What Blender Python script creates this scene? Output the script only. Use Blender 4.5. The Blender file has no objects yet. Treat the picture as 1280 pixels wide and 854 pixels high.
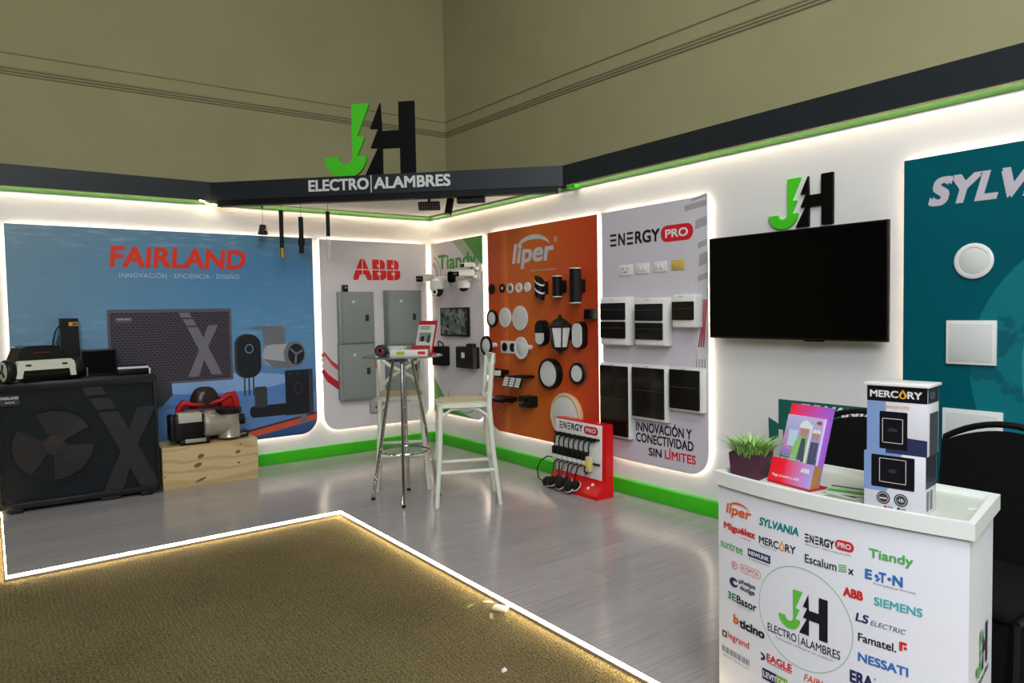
import bpy, bmesh, math, random
from mathutils import Matrix, Vector
random.seed(7)
SC = bpy.context.scene
COL = SC.collection
PI = math.pi

# ------------------------------------------------------------------ camera, world, lights, exposure
cam_d = bpy.data.cameras.new('camera')
cam_d.sensor_width = 36.0
cam_d.lens = 876.45 / 1280 * 36.0
cam_d.clip_start = 0.05
cam = bpy.data.objects.new('camera', cam_d)
COL.objects.link(cam)
_p, _r, _y = 0.0442, -0.0175, 0.6422
fw = Vector((math.sin(_y) * math.cos(_p), math.cos(_y) * math.cos(_p), -math.sin(_p)))
rt = Vector((math.cos(_y), -math.sin(_y), 0))
up = rt.cross(fw)
rt2 = math.cos(_r) * rt + math.sin(_r) * up
up2 = -math.sin(_r) * rt + math.cos(_r) * up
M = Matrix((rt2, up2, -fw)).transposed().to_4x4()
M.translation = Vector((-3.8324, -6.5766, 1.4081))
cam.matrix_world = M
SC.camera = cam

vs = SC.view_settings
SC.display_settings.display_device = 'sRGB'
vs.view_transform = 'Standard'
vs.look = 'None'
vs.exposure = 0.0
vs.gamma = 1.0
vs.use_curve_mapping = False

W = bpy.data.worlds.new('hall_ambience')
SC.world = W
W.use_nodes = True
W.node_tree.nodes['Background'].inputs[0].default_value = (0.95, 1.0, 0.86, 1)
W.node_tree.nodes['Background'].inputs[1].default_value = 0.05


def area(name, loc, target, sx, sy, power, col):
    d = bpy.data.lights.new(name, 'AREA')
    d.shape = 'RECTANGLE'
    d.size, d.size_y, d.energy, d.color = sx, sy, power, col
    o = bpy.data.objects.new(name, d)
    COL.objects.link(o)
    o.location = loc
    o.rotation_euler = (Vector(target) - Vector(loc)).to_track_quat('-Z', 'Y').to_euler()
    return o


# ceiling luminaires of the exhibition hall, high above the stand
area('hall_light', (-1.6, -2.6, 6.6), (-1.6, -2.6, 0), 3.0, 3.0, 22, (1.0, 0.96, 0.82))
area('hall_light', (-6.5, -4.0, 6.6), (-6.0, -3.6, 0), 3.0, 3.0, 34, (1.0, 0.98, 0.88))
area('hall_light', (-3.5, -8.5, 6.6), (-3.0, -7.5, 0), 3.0, 3.0, 330, (0.96, 0.98, 0.94))
# cool fill light added behind the camera to brighten counter and right wall
area('added_cool_fill', (-5.2, -8.4, 3.7), (-1.8, -5.2, 0.5), 2.2, 2.2, 232, (0.86, 0.90, 1.0))


# ------------------------------------------------------------------ colour + materials
def lin(c):
    return c / 12.92 if c <= 0.04045 else ((c + 0.055) / 1.055) ** 2.4


def H(s):
    s = s.lstrip('#')
    return tuple(lin(int(s[i:i + 2], 16) / 255) for i in (0, 2, 4))


MATS = {}


def mat(name, col, rough=0.5, metal=0.0, spec=0.3, var=0.04, vscale=9.0, bump=0.0, bscale=60.0, emit=None, estr=0.0):
    if name in MATS:
        return MATS[name]
    if isinstance(col, str):
        col = H(col)
    m = bpy.data.materials.new(name)
    m.use_nodes = True
    nt = m.node_tree
    b = nt.nodes['Principled BSDF']
    b.inputs['Roughness'].default_value = rough
    b.inputs['Metallic'].default_value = metal
    b.inputs['Specular IOR Level'].default_value = spec
    tc = nt.nodes.new('ShaderNodeTexCoord')
    n = nt.nodes.new('ShaderNodeTexNoise')
    n.inputs['Scale'].default_value = vscale
    n.inputs['Detail'].default_value = 4
    nt.links.new(tc.outputs['Object'], n.inputs['Vector'])
    r = nt.nodes.new('ShaderNodeValToRGB')
    r.color_ramp.elements[0].position = 0.3
    r.color_ramp.elements[1].position = 0.7
    r.color_ramp.elements[0].color = tuple(max(0, c * (1 - var)) for c in col) + (1,)
    r.color_ramp.elements[1].color = tuple(min(1, c * (1 + var)) for c in col) + (1,)
    nt.links.new(n.outputs['Fac'], r.inputs['Fac'])
    nt.links.new(r.outputs['Color'], b.inputs['Base Color'])
    if bump > 0:
        n2 = nt.nodes.new('ShaderNodeTexNoise')
        n2.inputs['Scale'].default_value = bscale
        n2.inputs['Detail'].default_value = 3
        nt.links.new(tc.outputs['Object'], n2.inputs['Vector'])
        bp = nt.nodes.new('ShaderNodeBump')
        bp.inputs['Strength'].default_value = bump
        bp.inputs['Distance'].default_value = 0.01
        nt.links.new(n2.outputs['Fac'], bp.inputs['Height'])
        nt.links.new(bp.outputs['Normal'], b.inputs['Normal'])
    if emit is not None:
        b.inputs['Emission Color'].default_value = tuple(H(emit) if isinstance(emit, str) else emit) + (1,)
        b.inputs['Emission Strength'].default_value = estr
    MATS[name] = m
    return m


def nodes_of(m):
    return m.node_tree, m.node_tree.nodes['Principled BSDF']


def glass(name, tint=(1, 1, 1), rough=0.03, alpha=0.25):
    if name in MATS:
        return MATS[name]
    m = bpy.data.materials.new(name)
    m.use_nodes = True
    nt = m.node_tree
    b = nt.nodes['Principled BSDF']
    b.inputs['Base Color'].default_value = tint + (1,)
    b.inputs['Roughness'].default_value = rough
    tr = nt.nodes.new('ShaderNodeBsdfTransparent')
    tr.inputs[0].default_value = tuple(0.6 + 0.4 * c for c in tint) + (1,)
    mx = nt.nodes.new('ShaderNodeMixShader')
    lw = nt.nodes.new('ShaderNodeLayerWeight')
    lw.inputs[0].default_value = 0.35
    mr = nt.nodes.new('ShaderNodeMapRange')
    mr.inputs[3].default_value = alpha
    mr.inputs[4].default_value = min(1, alpha + 0.5)
    nt.links.new(lw.outputs['Facing'], mr.inputs[0])
    nt.links.new(mr.outputs[0], mx.inputs[0])
    nt.links.new(tr.outputs[0], mx.inputs[1])
    nt.links.new(b.outputs[0], mx.inputs[2])
    nt.links.new(mx.outputs[0], nt.nodes['Material Output'].inputs[0])
    MATS[name] = m
    return m


# ------------------------------------------------------------------ mesh builder
TXT = {}


def text_geo(body, bold, space):
    key = (body, bold, space)
    if key in TXT:
        return TXT[key]
    cu = bpy.data.curves.new('t', 'FONT')
    cu.body = body
    cu.size = 1.0
    cu.space_character = space
    cu.resolution_u = 4
    ob = bpy.data.objects.new('t', cu)
    COL.objects.link(ob)
    dg = bpy.context.evaluated_depsgraph_get()
    me = bpy.data.meshes.new_from_object(ob.evaluated_get(dg))
    vsx = [v.co.copy() for v in me.vertices]
    fs = [tuple(p.vertices) for p in me.polygons]
    bpy.data.objects.remove(ob)
    bpy.data.curves.remove(cu)
    bpy.data.meshes.remove(me)
    if bold > 0:
        v0, f0, n0 = vsx, fs, len(vsx)
        b = bold * 0.8
        vsx, fs = [], []
        for dx, dz in ((-b, -b), (b, -b), (b, b), (-b, b), (0, 0)):
            o = len(vsx)
            vsx += [Vector((v.x + dx, v.y + dz, (o // n0) * .00012)) for v in v0]
            fs += [tuple(i + o for i in f) for f in f0]
    TXT[key] = (vsx, fs)
    return TXT[key]


class MB:
    """collects shapes into one mesh; local x right, z up, -y towards the viewer"""

    def __init__(s):
        s.v, s.f, s.m, s.sm, s.mats = [], [], [], [], []

    def mi(s, m):
        if m not in s.mats:
            s.mats.append(m)
        return s.mats.index(m)

    def add(s, vs_, fs_, m, smooth=False, T=None):
        o = len(s.v)
        for v in vs_:
            v = Vector(v)
            s.v.append(T @ v if T is not None else v)
        k = s.mi(m)
        for f in fs_:
            s.f.append([i + o for i in f])
            s.m.append(k)
            s.sm.append(smooth)
        return s

    def bmadd(s, bm, m, smooth=False, T=None):
        bm.verts.index_update()
        s.add([v.co.copy() for v in bm.verts], [[v.index for v in f.verts] for f in bm.faces], m, smooth, T)
        bm.free()
        return s

    def box(s, c, d, m, bev=0.0, T=None, seg=2):
        bm = bmesh.new()
        bmesh.ops.create_cube(bm, size=1.0)
        for v in bm.verts:
            v.co = Vector((v.co.x * d[0], v.co.y * d[1], v.co.z * d[2]))
        if bev > 0:
            bmesh.ops.bevel(bm, geom=list(bm.edges), offset=min(bev, min(d) * 0.45), segments=seg, affect='EDGES', profile=0.5)
        for v in bm.verts:
            v.co += Vector(c)
        return s.bmadd(bm, m, bev > 0, T)

    def b2(s, x0, x1, y0, y1, z0, z1, m, bev=0.0, T=None):
        return s.box(((x0 + x1) / 2, (y0 + y1) / 2, (z0 + z1) / 2), (abs(x1 - x0), abs(y1 - y0), abs(z1 - z0)), m, bev, T)

    def cyl(s, p0, p1, r0, m, r1=None, n=24, caps=True, T=None):
        return s.tube([p0, p1], [r0, r0 if r1 is None else r1], m, n, caps, T)

    def tube(s, pts, r, m, n=10, caps=True, T=None, closed=False):
        pts = [Vector(p) for p in pts]
        k = len(pts)
        rs = r if isinstance(r, (list, tuple)) else [r] * k
        ts = []
        for i in range(k):
            if closed:
                t = pts[(i + 1) % k] - pts[i - 1]
            else:
                t = pts[min(i + 1, k - 1)] - pts[max(i - 1, 0)]
            ts.append(t.normalized())
        a = ts[0].orthogonal().normalized()
        vv, ff = [], []
        for i in range(k):
            a = (a - ts[i] * a.dot(ts[i]))
            a = a.normalized() if a.length > 1e-6 else ts[i].orthogonal().normalized()
            b = ts[i].cross(a)
            for j in range(n):
                an = 2 * PI * j / n
                vv.append(pts[i] + rs[i] * (math.cos(an) * a + math.sin(an) * b))
        for i in range(k if closed else k - 1):
            i2 = (i + 1) % k
            for j in range(n):
                ff.append([i * n + j, i * n + (j + 1) % n, i2 * n + (j + 1) % n, i2 * n + j])
        if caps and not closed:
            ff.append(list(range(n))[::-1])
            ff.append([(k - 1) * n + j for j in range(n)])
        return s.add(vv, ff, m, True, T)

    def lathe(s, prof, m, axis='z', c=(0, 0, 0), n=32, T=None):
        """prof: (radius, height) along the axis; axis 'y' runs out of the wall (-y)"""
        vv, ff = [], []
        for r, h in prof:
            for j in range(n):
                an = 2 * PI * j / n
                x, y = r * math.cos(an), r * math.sin(an)
                if axis == 'z':
                    p = (c[0] + x, c[1] + y, c[2] + h)
                elif axis == 'y':
                    p = (c[0] + x, c[1] - h, c[2] + y)
                else:
                    p = (c[0] + h, c[1] + x, c[2] + y)
                vv.append(p)
        for i in range(len(prof) - 1):
            for j in range(n):
                q = [i * n + j, i * n + (j + 1) % n, (i + 1) * n + (j + 1) % n, (i + 1) * n + j]
                ff.append(q)
        ring_ = abs(prof[0][0] - prof[-1][0]) < 1e-9 and abs(prof[0][1] - prof[-1][1]) < 1e-9
        if prof[0][0] > 1e-6 and not ring_:
            ff.append(list(range(n))[::-1])
        if prof[-1][0] > 1e-6 and not ring_:
            ff.append([(len(prof) - 1) * n + j for j in range(n)])
        return s.add(vv, ff, m, True, T)

    def prism(s, poly, y0, y1, m, T=None, smooth=False):
        """polygon in x-z, from y0 (front) to y1"""
        bm = bmesh.new()
        vs0 = [bm.verts.new((x, y0, z)) for x, z in poly]
        f = bm.faces.new(vs0)
        f.normal_update()
        if abs(y1 - y0) > 1e-7:
            r = bmesh.ops.extrude_face_region(bm, geom=[f])
            for e in r['geom']:
                if isinstance(e, bmesh.types.BMVert):
                    e.co.y = y1
        bmesh.ops.triangulate(bm, faces=[g for g in bm.faces if len(g.verts) > 4])
        bmesh.ops.recalc_face_normals(bm, faces=list(bm.faces))
        if abs(y1 - y0) <= 1e-7:
            for g in bm.faces:
                g.normal_update()
                if g.normal.y > 0:
                    g.normal_flip()
        return s.bmadd(bm, m, smooth, T)

    def hprism(s, poly, z0, z1, m, T=None, smooth=False):
        """polygon in x-y, from z0 to z1"""
        R = Matrix(((1, 0, 0, 0), (0, 0, 1, 0), (0, 1, 0, 0), (0, 0, 0, 1)))
        return s.prism(poly, z0, z1, m, (T @ R) if T is not None else R, smooth)

    def text(s, body, x0, x1, z0, z1, y, m, bold=0.0, shear=0.0, ext=0.0, space=1.0, T=None, fn=None):
        vsx, fs = text_geo(body, bold, space)
        q = [(v.x + shear * v.y, v.y) for v in vsx]
        lay = [v.z for v in vsx]
        ax, bx = min(p[0] for p in q), max(p[0] for p in q)
        az, bz = min(p[1] for p in q), max(p[1] for p in q)
        sx, sz = (x1 - x0) / (bx - ax), (z1 - z0) / (bz - az)
        pts = [(x0 + (p[0] - ax) * sx, z0 + (p[1] - az) * sz) for p in q]
        f = fn if fn else (lambda x: 0.0)
        front = [(px, y + f(px) - d_, pz) for (px, pz), d_ in zip(pts, lay)]
        s.add(front, fs, m, False, T)
        if ext > 0:
            cnt = {}
            for fc in fs:
                for i in range(len(fc)):
                    a, b = fc[i], fc[(i + 1) % len(fc)]
                    cnt[(a, b)] = cnt.get((a, b), 0) + 1
            ed = [e for e in cnt if (e[1], e[0]) not in cnt]
            n = len(pts)
            back = [(px, y + ext + f(px), pz) for px, pz in pts]
            s.add(front + back, [[a, a + n, b + n, b] for a, b in ed], m, False, T)
        return s

    def bend(s, fn):
        for v in s.v:
            v.y += fn(v.x)
        return s

    def build(s, name, parent=None, loc=None, rotz=0.0, ang=0.6):
        me = bpy.data.meshes.new(name)
        me.from_pydata([tuple(v) for v in s.v], [], s.f)
        for m in s.mats:
            me.materials.append(m)
        me.polygons.foreach_set('material_index', s.m)
        me.polygons.foreach_set('use_smooth', s.sm)
        me.update()
        if any(s.sm):
            me.set_sharp_from_angle(angle=ang)
        o = bpy.data.objects.new(name, me)
        COL.objects.link(o)
        if parent is not None:
            o.parent = parent
        if loc is not None:
            o.location = loc
            o.rotation_euler = (0, 0, rotz)
        return o


def tag(o, label=None, cat=None, group=None, kind=None):
    if label: o['label'] = label
    if cat: o['category'] = cat
    if group: o['group'] = group
    if kind: o['kind'] = kind
    return o


def thing(name, label, cat, loc, rotz=0.0, group=None):
    o = bpy.data.objects.new(name, None)
    o.empty_display_size = 0.05
    COL.objects.link(o)
    o.location = loc
    o.rotation_euler = (0, 0, rotz)
    return tag(o, label, cat, group)


def onA(x, z, y=0.0):
    return ((x, y, z), 0.0)


def onB(u, z, x=0.0):
    return ((x, -u, z), -PI / 2)


def struct(name, mb, loc=(0, 0, 0), rotz=0.0):
    return tag(mb.build(name, None, loc, rotz), kind='structure')


def dup(root, loc, rotz, label=None):
    def cp(o, par):
        c = o.copy()
        COL.objects.link(c)
        c.parent = par
        for ch in [k for k in bpy.data.objects if k.parent == o]:
            cp(ch, c)
        return c
    kids = [k for k in bpy.data.objects if k.parent == root]
    r = root.copy()
    COL.objects.link(r)
    r.location = loc
    r.rotation_euler = (0, 0, rotz)
    if label: r['label'] = label
    for k in kids:
        cp(k, r)
    return r


def rrect(x0, x1, z0, z1, r=(0, 0, 0, 0), n=8):
    """rounded rectangle; radii bl, br, tr, tl"""
    out = []
    cs = [(x0, z0, r[0], PI), (x1, z0, r[1], 1.5 * PI), (x1, z1, r[2], 0), (x0, z1, r[3], 0.5 * PI)]
    sg = [(1, 1), (-1, 1), (-1, -1), (1, -1)]
    for (cx, cz, rr, a0), (sx, sz) in zip(cs, sg):
        if rr <= 0:
            out.append((cx, cz))
        else:
            for i in range(n + 1):
                a = a0 + 0.5 * PI * i / n
                out.append((cx + sx * rr + rr * math.cos(a), cz + sz * rr + rr * math.sin(a)))
    return out


def ell(cx, cz, rx, rz, n=40, a0=0.0, a1=2 * PI):
    k = n if abs(a1 - a0 - 2 * PI) < 1e-6 else n + 1
    return [(cx + rx * math.cos(a0 + (a1 - a0) * i / n), cz + rz * math.sin(a0 + (a1 - a0) * i / n)) for i in range(k)]


def band(pts, w):
    """closed outline of a stroke of width w (number or list) along pts"""
    n = len(pts)
    ws = w if isinstance(w, (list, tuple)) else [w] * n
    L, R = [], []
    for i in range(n):
        a, b = pts[max(i - 1, 0)], pts[min(i + 1, n - 1)]
        dx, dz = b[0] - a[0], b[1] - a[1]
        l = math.hypot(dx, dz) or 1
        nx, nz = -dz / l, dx / l
        L.append((pts[i][0] + nx * ws[i] / 2, pts[i][1] + nz * ws[i] / 2))
        R.append((pts[i][0] - nx * ws[i] / 2, pts[i][1] - nz * ws[i] / 2))
    return L + R[::-1]


def arc(cx, cz, rx, rz, a0, a1, n=24):
    return [(cx + rx * math.cos(a0 + (a1 - a0) * i / n), cz + rz * math.sin(a0 + (a1 - a0) * i / n)) for i in range(n + 1)]


# ------------------------------------------------------------------ palette
white = mat('white_plastic', '#dcdcd8', 0.45)
white2 = mat('white_gloss_plastic', '#e4e4e0', 0.3)
offwhite = mat('cream_plastic', '#e6dcc4', 0.45)
opal = mat('opal_diffuser', '#d4d6d2', 0.35)
black = mat('black_plastic', '#080808', 0.45, spec=0.3)
black_m = mat('black_matt_metal', '#0a0a0a', 0.55, spec=0.25)
black_g = mat('black_gloss', '#060606', 0.12, spec=0.35)
dark = mat('charcoal_laminate', '#20262a', 0.45, spec=0.35)
grey_m = mat('grey_metal', '#8e8f8c', 0.4, 0.7)
chrome = mat('chrome', '#c9c9c6', 0.12, 1.0, var=0.02)
green = mat('leaf_green_paint', (0.05, 0.52, 0.012), 0.45)
green_logo = mat('logo_green_acrylic', (0.07, 0.62, 0.02), 0.4)
black_logo = mat('logo_black_acrylic', '#040404', 0.5, spec=.15)
red_p = mat('red_print', '#d2241f', 0.5)
red_pl = mat('red_gloss_board', '#d80f14', 0.3)
silverp = mat('silver_print', '#c9c7c4', 0.45)
white_p = mat('white_print', '#e2e2e0', 0.5)
black_p = mat('black_print', '#17171a', 0.5)
led = mat('warm_led', '#fff2dc', 0.5, emit=(1.0, 0.83, 0.68), estr=15.0)
led_top = mat('warm_led_cornice', '#fff2dc', 0.5, emit=(1.0, 0.82, 0.60), estr=62.0)
led_floor = mat('warm_led_floor_edge', '#fff2dc', 0.5, emit=(1.0, 0.78, 0.46), estr=48.0)


# ------------------------------------------------------------------ structure materials
def carpet_mat():
    m = mat('olive_brown_carpet', '#7a6a45', 0.95, spec=0.1)
    nt, b = nodes_of(m)
    tc = nt.nodes.new('ShaderNodeTexCoord')
    n = nt.nodes.new('ShaderNodeTexNoise')
    n.inputs['Scale'].default_value = 130
    n.inputs['Detail'].default_value = 3
    nt.links.new(tc.outputs['Object'], n.inputs['Vector'])
    w = nt.nodes.new('ShaderNodeTexNoise')
    w.inputs['Scale'].default_value = 1.3
    w.inputs['Detail'].default_value = 5
    nt.links.new(tc.outputs['Object'], w.inputs['Vector'])
    wv = nt.nodes.new('ShaderNodeTexWave')
    wv.inputs['Scale'].default_value = 14
    wv.inputs['Distortion'].default_value = 5
    wv.inputs['Detail'].default_value = 2
    nt.links.new(tc.outputs['Object'], wv.inputs['Vector'])
    a = nt.nodes.new('ShaderNodeMath'); a.operation = 'MULTIPLY_ADD'
    a.inputs[1].default_value = 1.15
    nt.links.new(n.outputs['Fac'], a.inputs[0])
    a2 = nt.nodes.new('ShaderNodeMath'); a2.operation = 'MULTIPLY_ADD'; a2.inputs[1].default_value = 0.30; a2.inputs[2].default_value = -0.26
    nt.links.new(w.outputs['Fac'], a2.inputs[0])
    a3 = nt.nodes.new('ShaderNodeMath'); a3.operation = 'MULTIPLY_ADD'; a3.inputs[1].default_value = 0.06
    nt.links.new(wv.outputs['Fac'], a3.inputs[0]); nt.links.new(a2.outputs[0], a3.inputs[2])
    nt.links.new(a3.outputs[0], a.inputs[2])
    r = nt.nodes.new('ShaderNodeValToRGB')
    r.color_ramp.elements[0].position = 0.3
    r.color_ramp.elements[1].position = 0.75
    r.color_ramp.elements[0].color = (0.052, 0.041, 0.017, 1)
    r.color_ramp.elements[1].color = (0.235, 0.188, 0.088, 1)
    nt.links.new(a.outputs[0], r.inputs['Fac'])
    nt.links.new(r.outputs['Color'], b.inputs['Base Color'])
    bp = nt.nodes.new('ShaderNodeBump'); bp.inputs['Strength'].default_value = 0.7; bp.inputs['Distance'].default_value = 0.006
    nt.links.new(a.outputs[0], bp.inputs['Height']); nt.links.new(bp.outputs['Normal'], b.inputs['Normal'])
    return m


def laminate_mat():
    m = mat('grey_oak_laminate', '#8a8785', 0.17, spec=0.5)
    nt, b = nodes_of(m)
    tc = nt.nodes.new('ShaderNodeTexCoord')
    mp = nt.nodes.new('ShaderNodeMapping'); mp.inputs['Scale'].default_value = (1.2, 34, 1)
    nt.links.new(tc.outputs['Object'], mp.inputs['Vector'])
    n = nt.nodes.new('ShaderNodeTexNoise'); n.inputs['Scale'].default_value = 2.2; n.inputs['Detail'].default_value = 6; n.inputs['Roughness'].default_value = 0.65
    nt.links.new(mp.outputs['Vector'], n.inputs['Vector'])
    br = nt.nodes.new('ShaderNodeTexBrick')
    br.inputs['Scale'].default_value = 1.0
    br.inputs['Brick Width'].default_value = 1.28; br.inputs['Row Height'].default_value = 0.19
    br.inputs['Mortar Size'].default_value = 0.0015; br.inputs['Bias'].default_value = 0.0
    br.inputs['Color1'].default_value = (0.45, 0.45, 0.45, 1); br.inputs['Color2'].default_value = (0.62, 0.62, 0.62, 1); br.inputs['Mortar'].default_value = (0.2, 0.2, 0.2, 1)
    nt.links.new(tc.outputs['Object'], br.inputs['Vector'])
    mx = nt.nodes.new('ShaderNodeMath'); mx.operation = 'MULTIPLY_ADD'; mx.inputs[1].default_value = 0.75; 
    nt.links.new(n.outputs['Fac'], mx.inputs[0])
    sep = nt.nodes.new('ShaderNodeMath'); sep.operation = 'MULTIPLY_ADD'; sep.inputs[1].default_value = 0.6; sep.inputs[2].default_value = -0.2
    nt.links.new(br.outputs['Color'], sep.inputs[0]); nt.links.new(sep.outputs[0], mx.inputs[2])
    r = nt.nodes.new('ShaderNodeValToRGB')
    r.color_ramp.elements[0].position = 0.25; r.color_ramp.elements[1].position = 0.8
    r.color_ramp.elements[0].color = (0.255, 0.240, 0.240, 1); r.color_ramp.elements[1].color = (0.45, 0.425, 0.425, 1)
    nt.links.new(mx.outputs[0], r.inputs['Fac']); nt.links.new(r.outputs['Color'], b.inputs['Base Color'])
    return m


def concrete_mat():
    m = mat('olive_beige_hall_paint', (0.385, 0.36, 0.20), 0.85, spec=0.2, var=0.05, vscale=1.6, bump=0.15, bscale=40)
    return m


wallm = mat('white_booth_board', '#dfdedb', 0.55, var=0.015, vscale=2)
hall = concrete_mat()

# ------------------------------------------------------------------ setting
FZ = -0.032
struct('floor', MB().b2(-13, 3, -15, 3, FZ - 0.05, FZ, carpet_mat()))
struct('wall_hall_back', MB().b2(-13, 1.0, 1.0, 1.2, FZ, 6.9, hall))
struct('wall_hall_right', MB().b2(0.85, 1.05, -15, 1.0, FZ, 6.9, hall))
struct('wall_back', MB().b2(-3.83, 0.04, 0.04, 0.08, 0, 2.42, wallm))
struct('wall_right', MB().b2(0.04, 0.08, -7.6, 0.08, 0, 2.42, wallm))
# raised stand floor
mb = MB().hprism([(-3.80, 0.04), (-3.80, -1.862), (-1.862, -1.862), (-1.862, -7.6), (0.04, -7.6), (0.04, 0.04)], -0.031, 0.0, laminate_mat())
struct('floor_stand', mb)
# skirting in green
struct('baseboard_back', MB().b2(-3.80, 0.04, 0.0, 0.04, 0, 0.108, green, 0.002))
struct('baseboard_right', MB().b2(0.0, 0.04, -7.6, 0.0, 0, 0.108, green, 0.002))
# dark cornice above the walls, green rail under it, LED strips behind it
struct('trim_1', MB().b2(-4.3, -2.10, -0.02, -0.006, 2.42, 2.582, dark).b2(-4.3, -2.10, -0.006, 0.10, 2.46, 2.582, dark))
struct('trim_2', MB().b2(-0.02, -0.006, -7.6, -2.10, 2.42, 2.582, dark).b2(-0.006, 0.10, -7.6, -2.10, 2.46, 2.582, dark))
rail_g = mat('dull_green_rail', (0.022, 0.085, 0.014), 0.7)
struct('trim_3', MB().b2(-4.3, 0.034, 0.034, 0.04, 2.388, 2.419, rail_g))
struct('trim_4', MB().b2(0.034, 0.04, -7.6, 0.034, 2.388, 2.419, rail_g))
struct('ceiling', MB().hprism([(-0.02, -0.02), (-2.2, -0.02), (-0.02, -2.2)], 2.425, 2.445, wallm).hprism([(0.08, 0.08), (-2.25, 0.08), (0.08, -2.25)], 2.446, 2.456, dark))
struct('trim_13', MB().b2(-0.018, 0.03, -2.35, -2.26, 2.388, 2.41, green))
# conduits along the hall walls
pipe = mat('brown_painted_conduit', (0.34, 0.305, 0.18), 0.8, spec=0.2)
pipe2 = mat('olive_painted_conduit', (0.36, 0.335, 0.19), 0.8, spec=0.2)
k = 0
for z, r, y, mm in ((3.74, 0.010, 0.999, pipe2), (3.612, 0.012, 0.998, pipe), (3.586, 0.013, 0.998, pipe), (3.56, 0.012, 0.998, pipe)):
    k += 1
    struct('trim_%d' % (4 + k), MB().tube([(-13, y, z - 0.07), (-3.6, y, z - 0.01), (0.848, y, z + 0.03)], r, mm, 8))
    struct('trim_%d' % (8 + k), MB().tube([(0.848, y, z + 0.03), (0.848, -1.2, z), (0.848, -4.0, z - 0.07), (0.848, -15, z - 0.1)], r, mm, 8))

# LED strips
mb = MB().b2(-4.3, 0.0, 0.002, 0.008, 2.434, 2.440, led_top)
tag(mb.build('led_strip'), 'warm light strip tucked under the dark cornice along the back wall', 'light strip')
mb = MB().b2(0.002, 0.008, -7.6, 0.0, 2.434, 2.440, led_top)
tag(mb.build('led_strip'), 'warm light strip tucked under the dark cornice along the right wall', 'light strip')
loop = [(-2.30, 0.0, 2.418), (-2.27, -0.02, 2.41), (-2.25, -0.03, 2.392), (-2.22, -0.035, 2.386), (-2.16, -0.04, 2.384)]
tag(MB().tube(loop, 0.004, led_floor, 6).build('led_tape'), 'short loose end of glowing tape sagging under the cornice beside the diagonal beam', 'light strip')


def edge_strip(x0, y0, x1, y1, nx, ny, label):
    t = thing('floor_edge_light', label, 'light strip', ((x0 + x1) / 2, (y0 + y1) / 2, FZ))
    cx, cy = (x0 + x1) / 2, (y0 + y1) / 2
    ax, ay = abs(x1 - x0) / 2, abs(y1 - y0) / 2

    def sl(a, b, z0, z1, m):
        X0, X1 = sorted((nx * a, nx * b)) if nx else (-ax, ax)
        Y0, Y1 = sorted((ny * a, ny * b)) if ny else (-ay, ay)
        return MB().b2(X0, X1, Y0, Y1, z0, z1, m)
    sl(0.0, 0.006, 0.0165, 0.0305, led_floor).build('diffuser', t)
    sl(0.0, 0.0065, 0.0, 0.0155, mat('pale_aluminium_profile', '#8f857c', 0.5, 0.3)).build('profile', t)
    return t


edge_strip(-3.80, -1.862, -1.868, -1.862, 0, -1, 'glowing light strip along the platform edge facing the carpet on the left arm')
edge_strip(-1.862, -1.868, -1.862, -7.6, -1, 0, 'glowing light strip along the platform edge running towards the counter')
edge_strip(-3.80, 0.0, -3.80, -1.868, -1, 0, 'glowing light strip on the platform side edge under the black heat pump')


# ------------------------------------------------------------------ logo shapes
JPOLY = [(-.274, 3.215), (-.110, 3.217), (-.228, 2.943), (-.158, 2.934), (-.232, 2.775), (-.148, 2.775)] + \
    [(-.3375 + .189 * math.cos(a), 2.775 + .184 * math.sin(a)) for a in [-PI * i / 20 for i in range(1, 20)]] + \
    [(-.527, 2.775), (-.404, 2.775)] + [(-.339 + .065 * math.cos(a), 2.775 + .063 * math.sin(a)) for a in [PI + PI * i / 10 for i in range(1, 10)]] + [(-.272, 2.775)]
HPOLY = [(-.016, 3.215), (-.007, 2.976), (.146, 2.976), (.147, 3.215), (.285, 3.215), (.285, 2.595), (.153, 2.595), (.153, 2.832), (-.005, 2.832),
         (-.007, 2.595), (-.170, 2.595), (-.043, 2.835), (-.108, 2.839), (-.038, 2.997), (-.109, 3.003)]


def logo_norm(poly, x0, x1, z0, z1):
    return [(x0 + (x + .527) / .812 * (x1 - x0), z0 + (z - 2.591) / .626 * (z1 - z0)) for x, z in poly]


def jh(x0, x1, z0, z1):
    return logo_norm(JPOLY, x0, x1, z0, z1), logo_norm(HPOLY, x0, x1, z0, z1)


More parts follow.
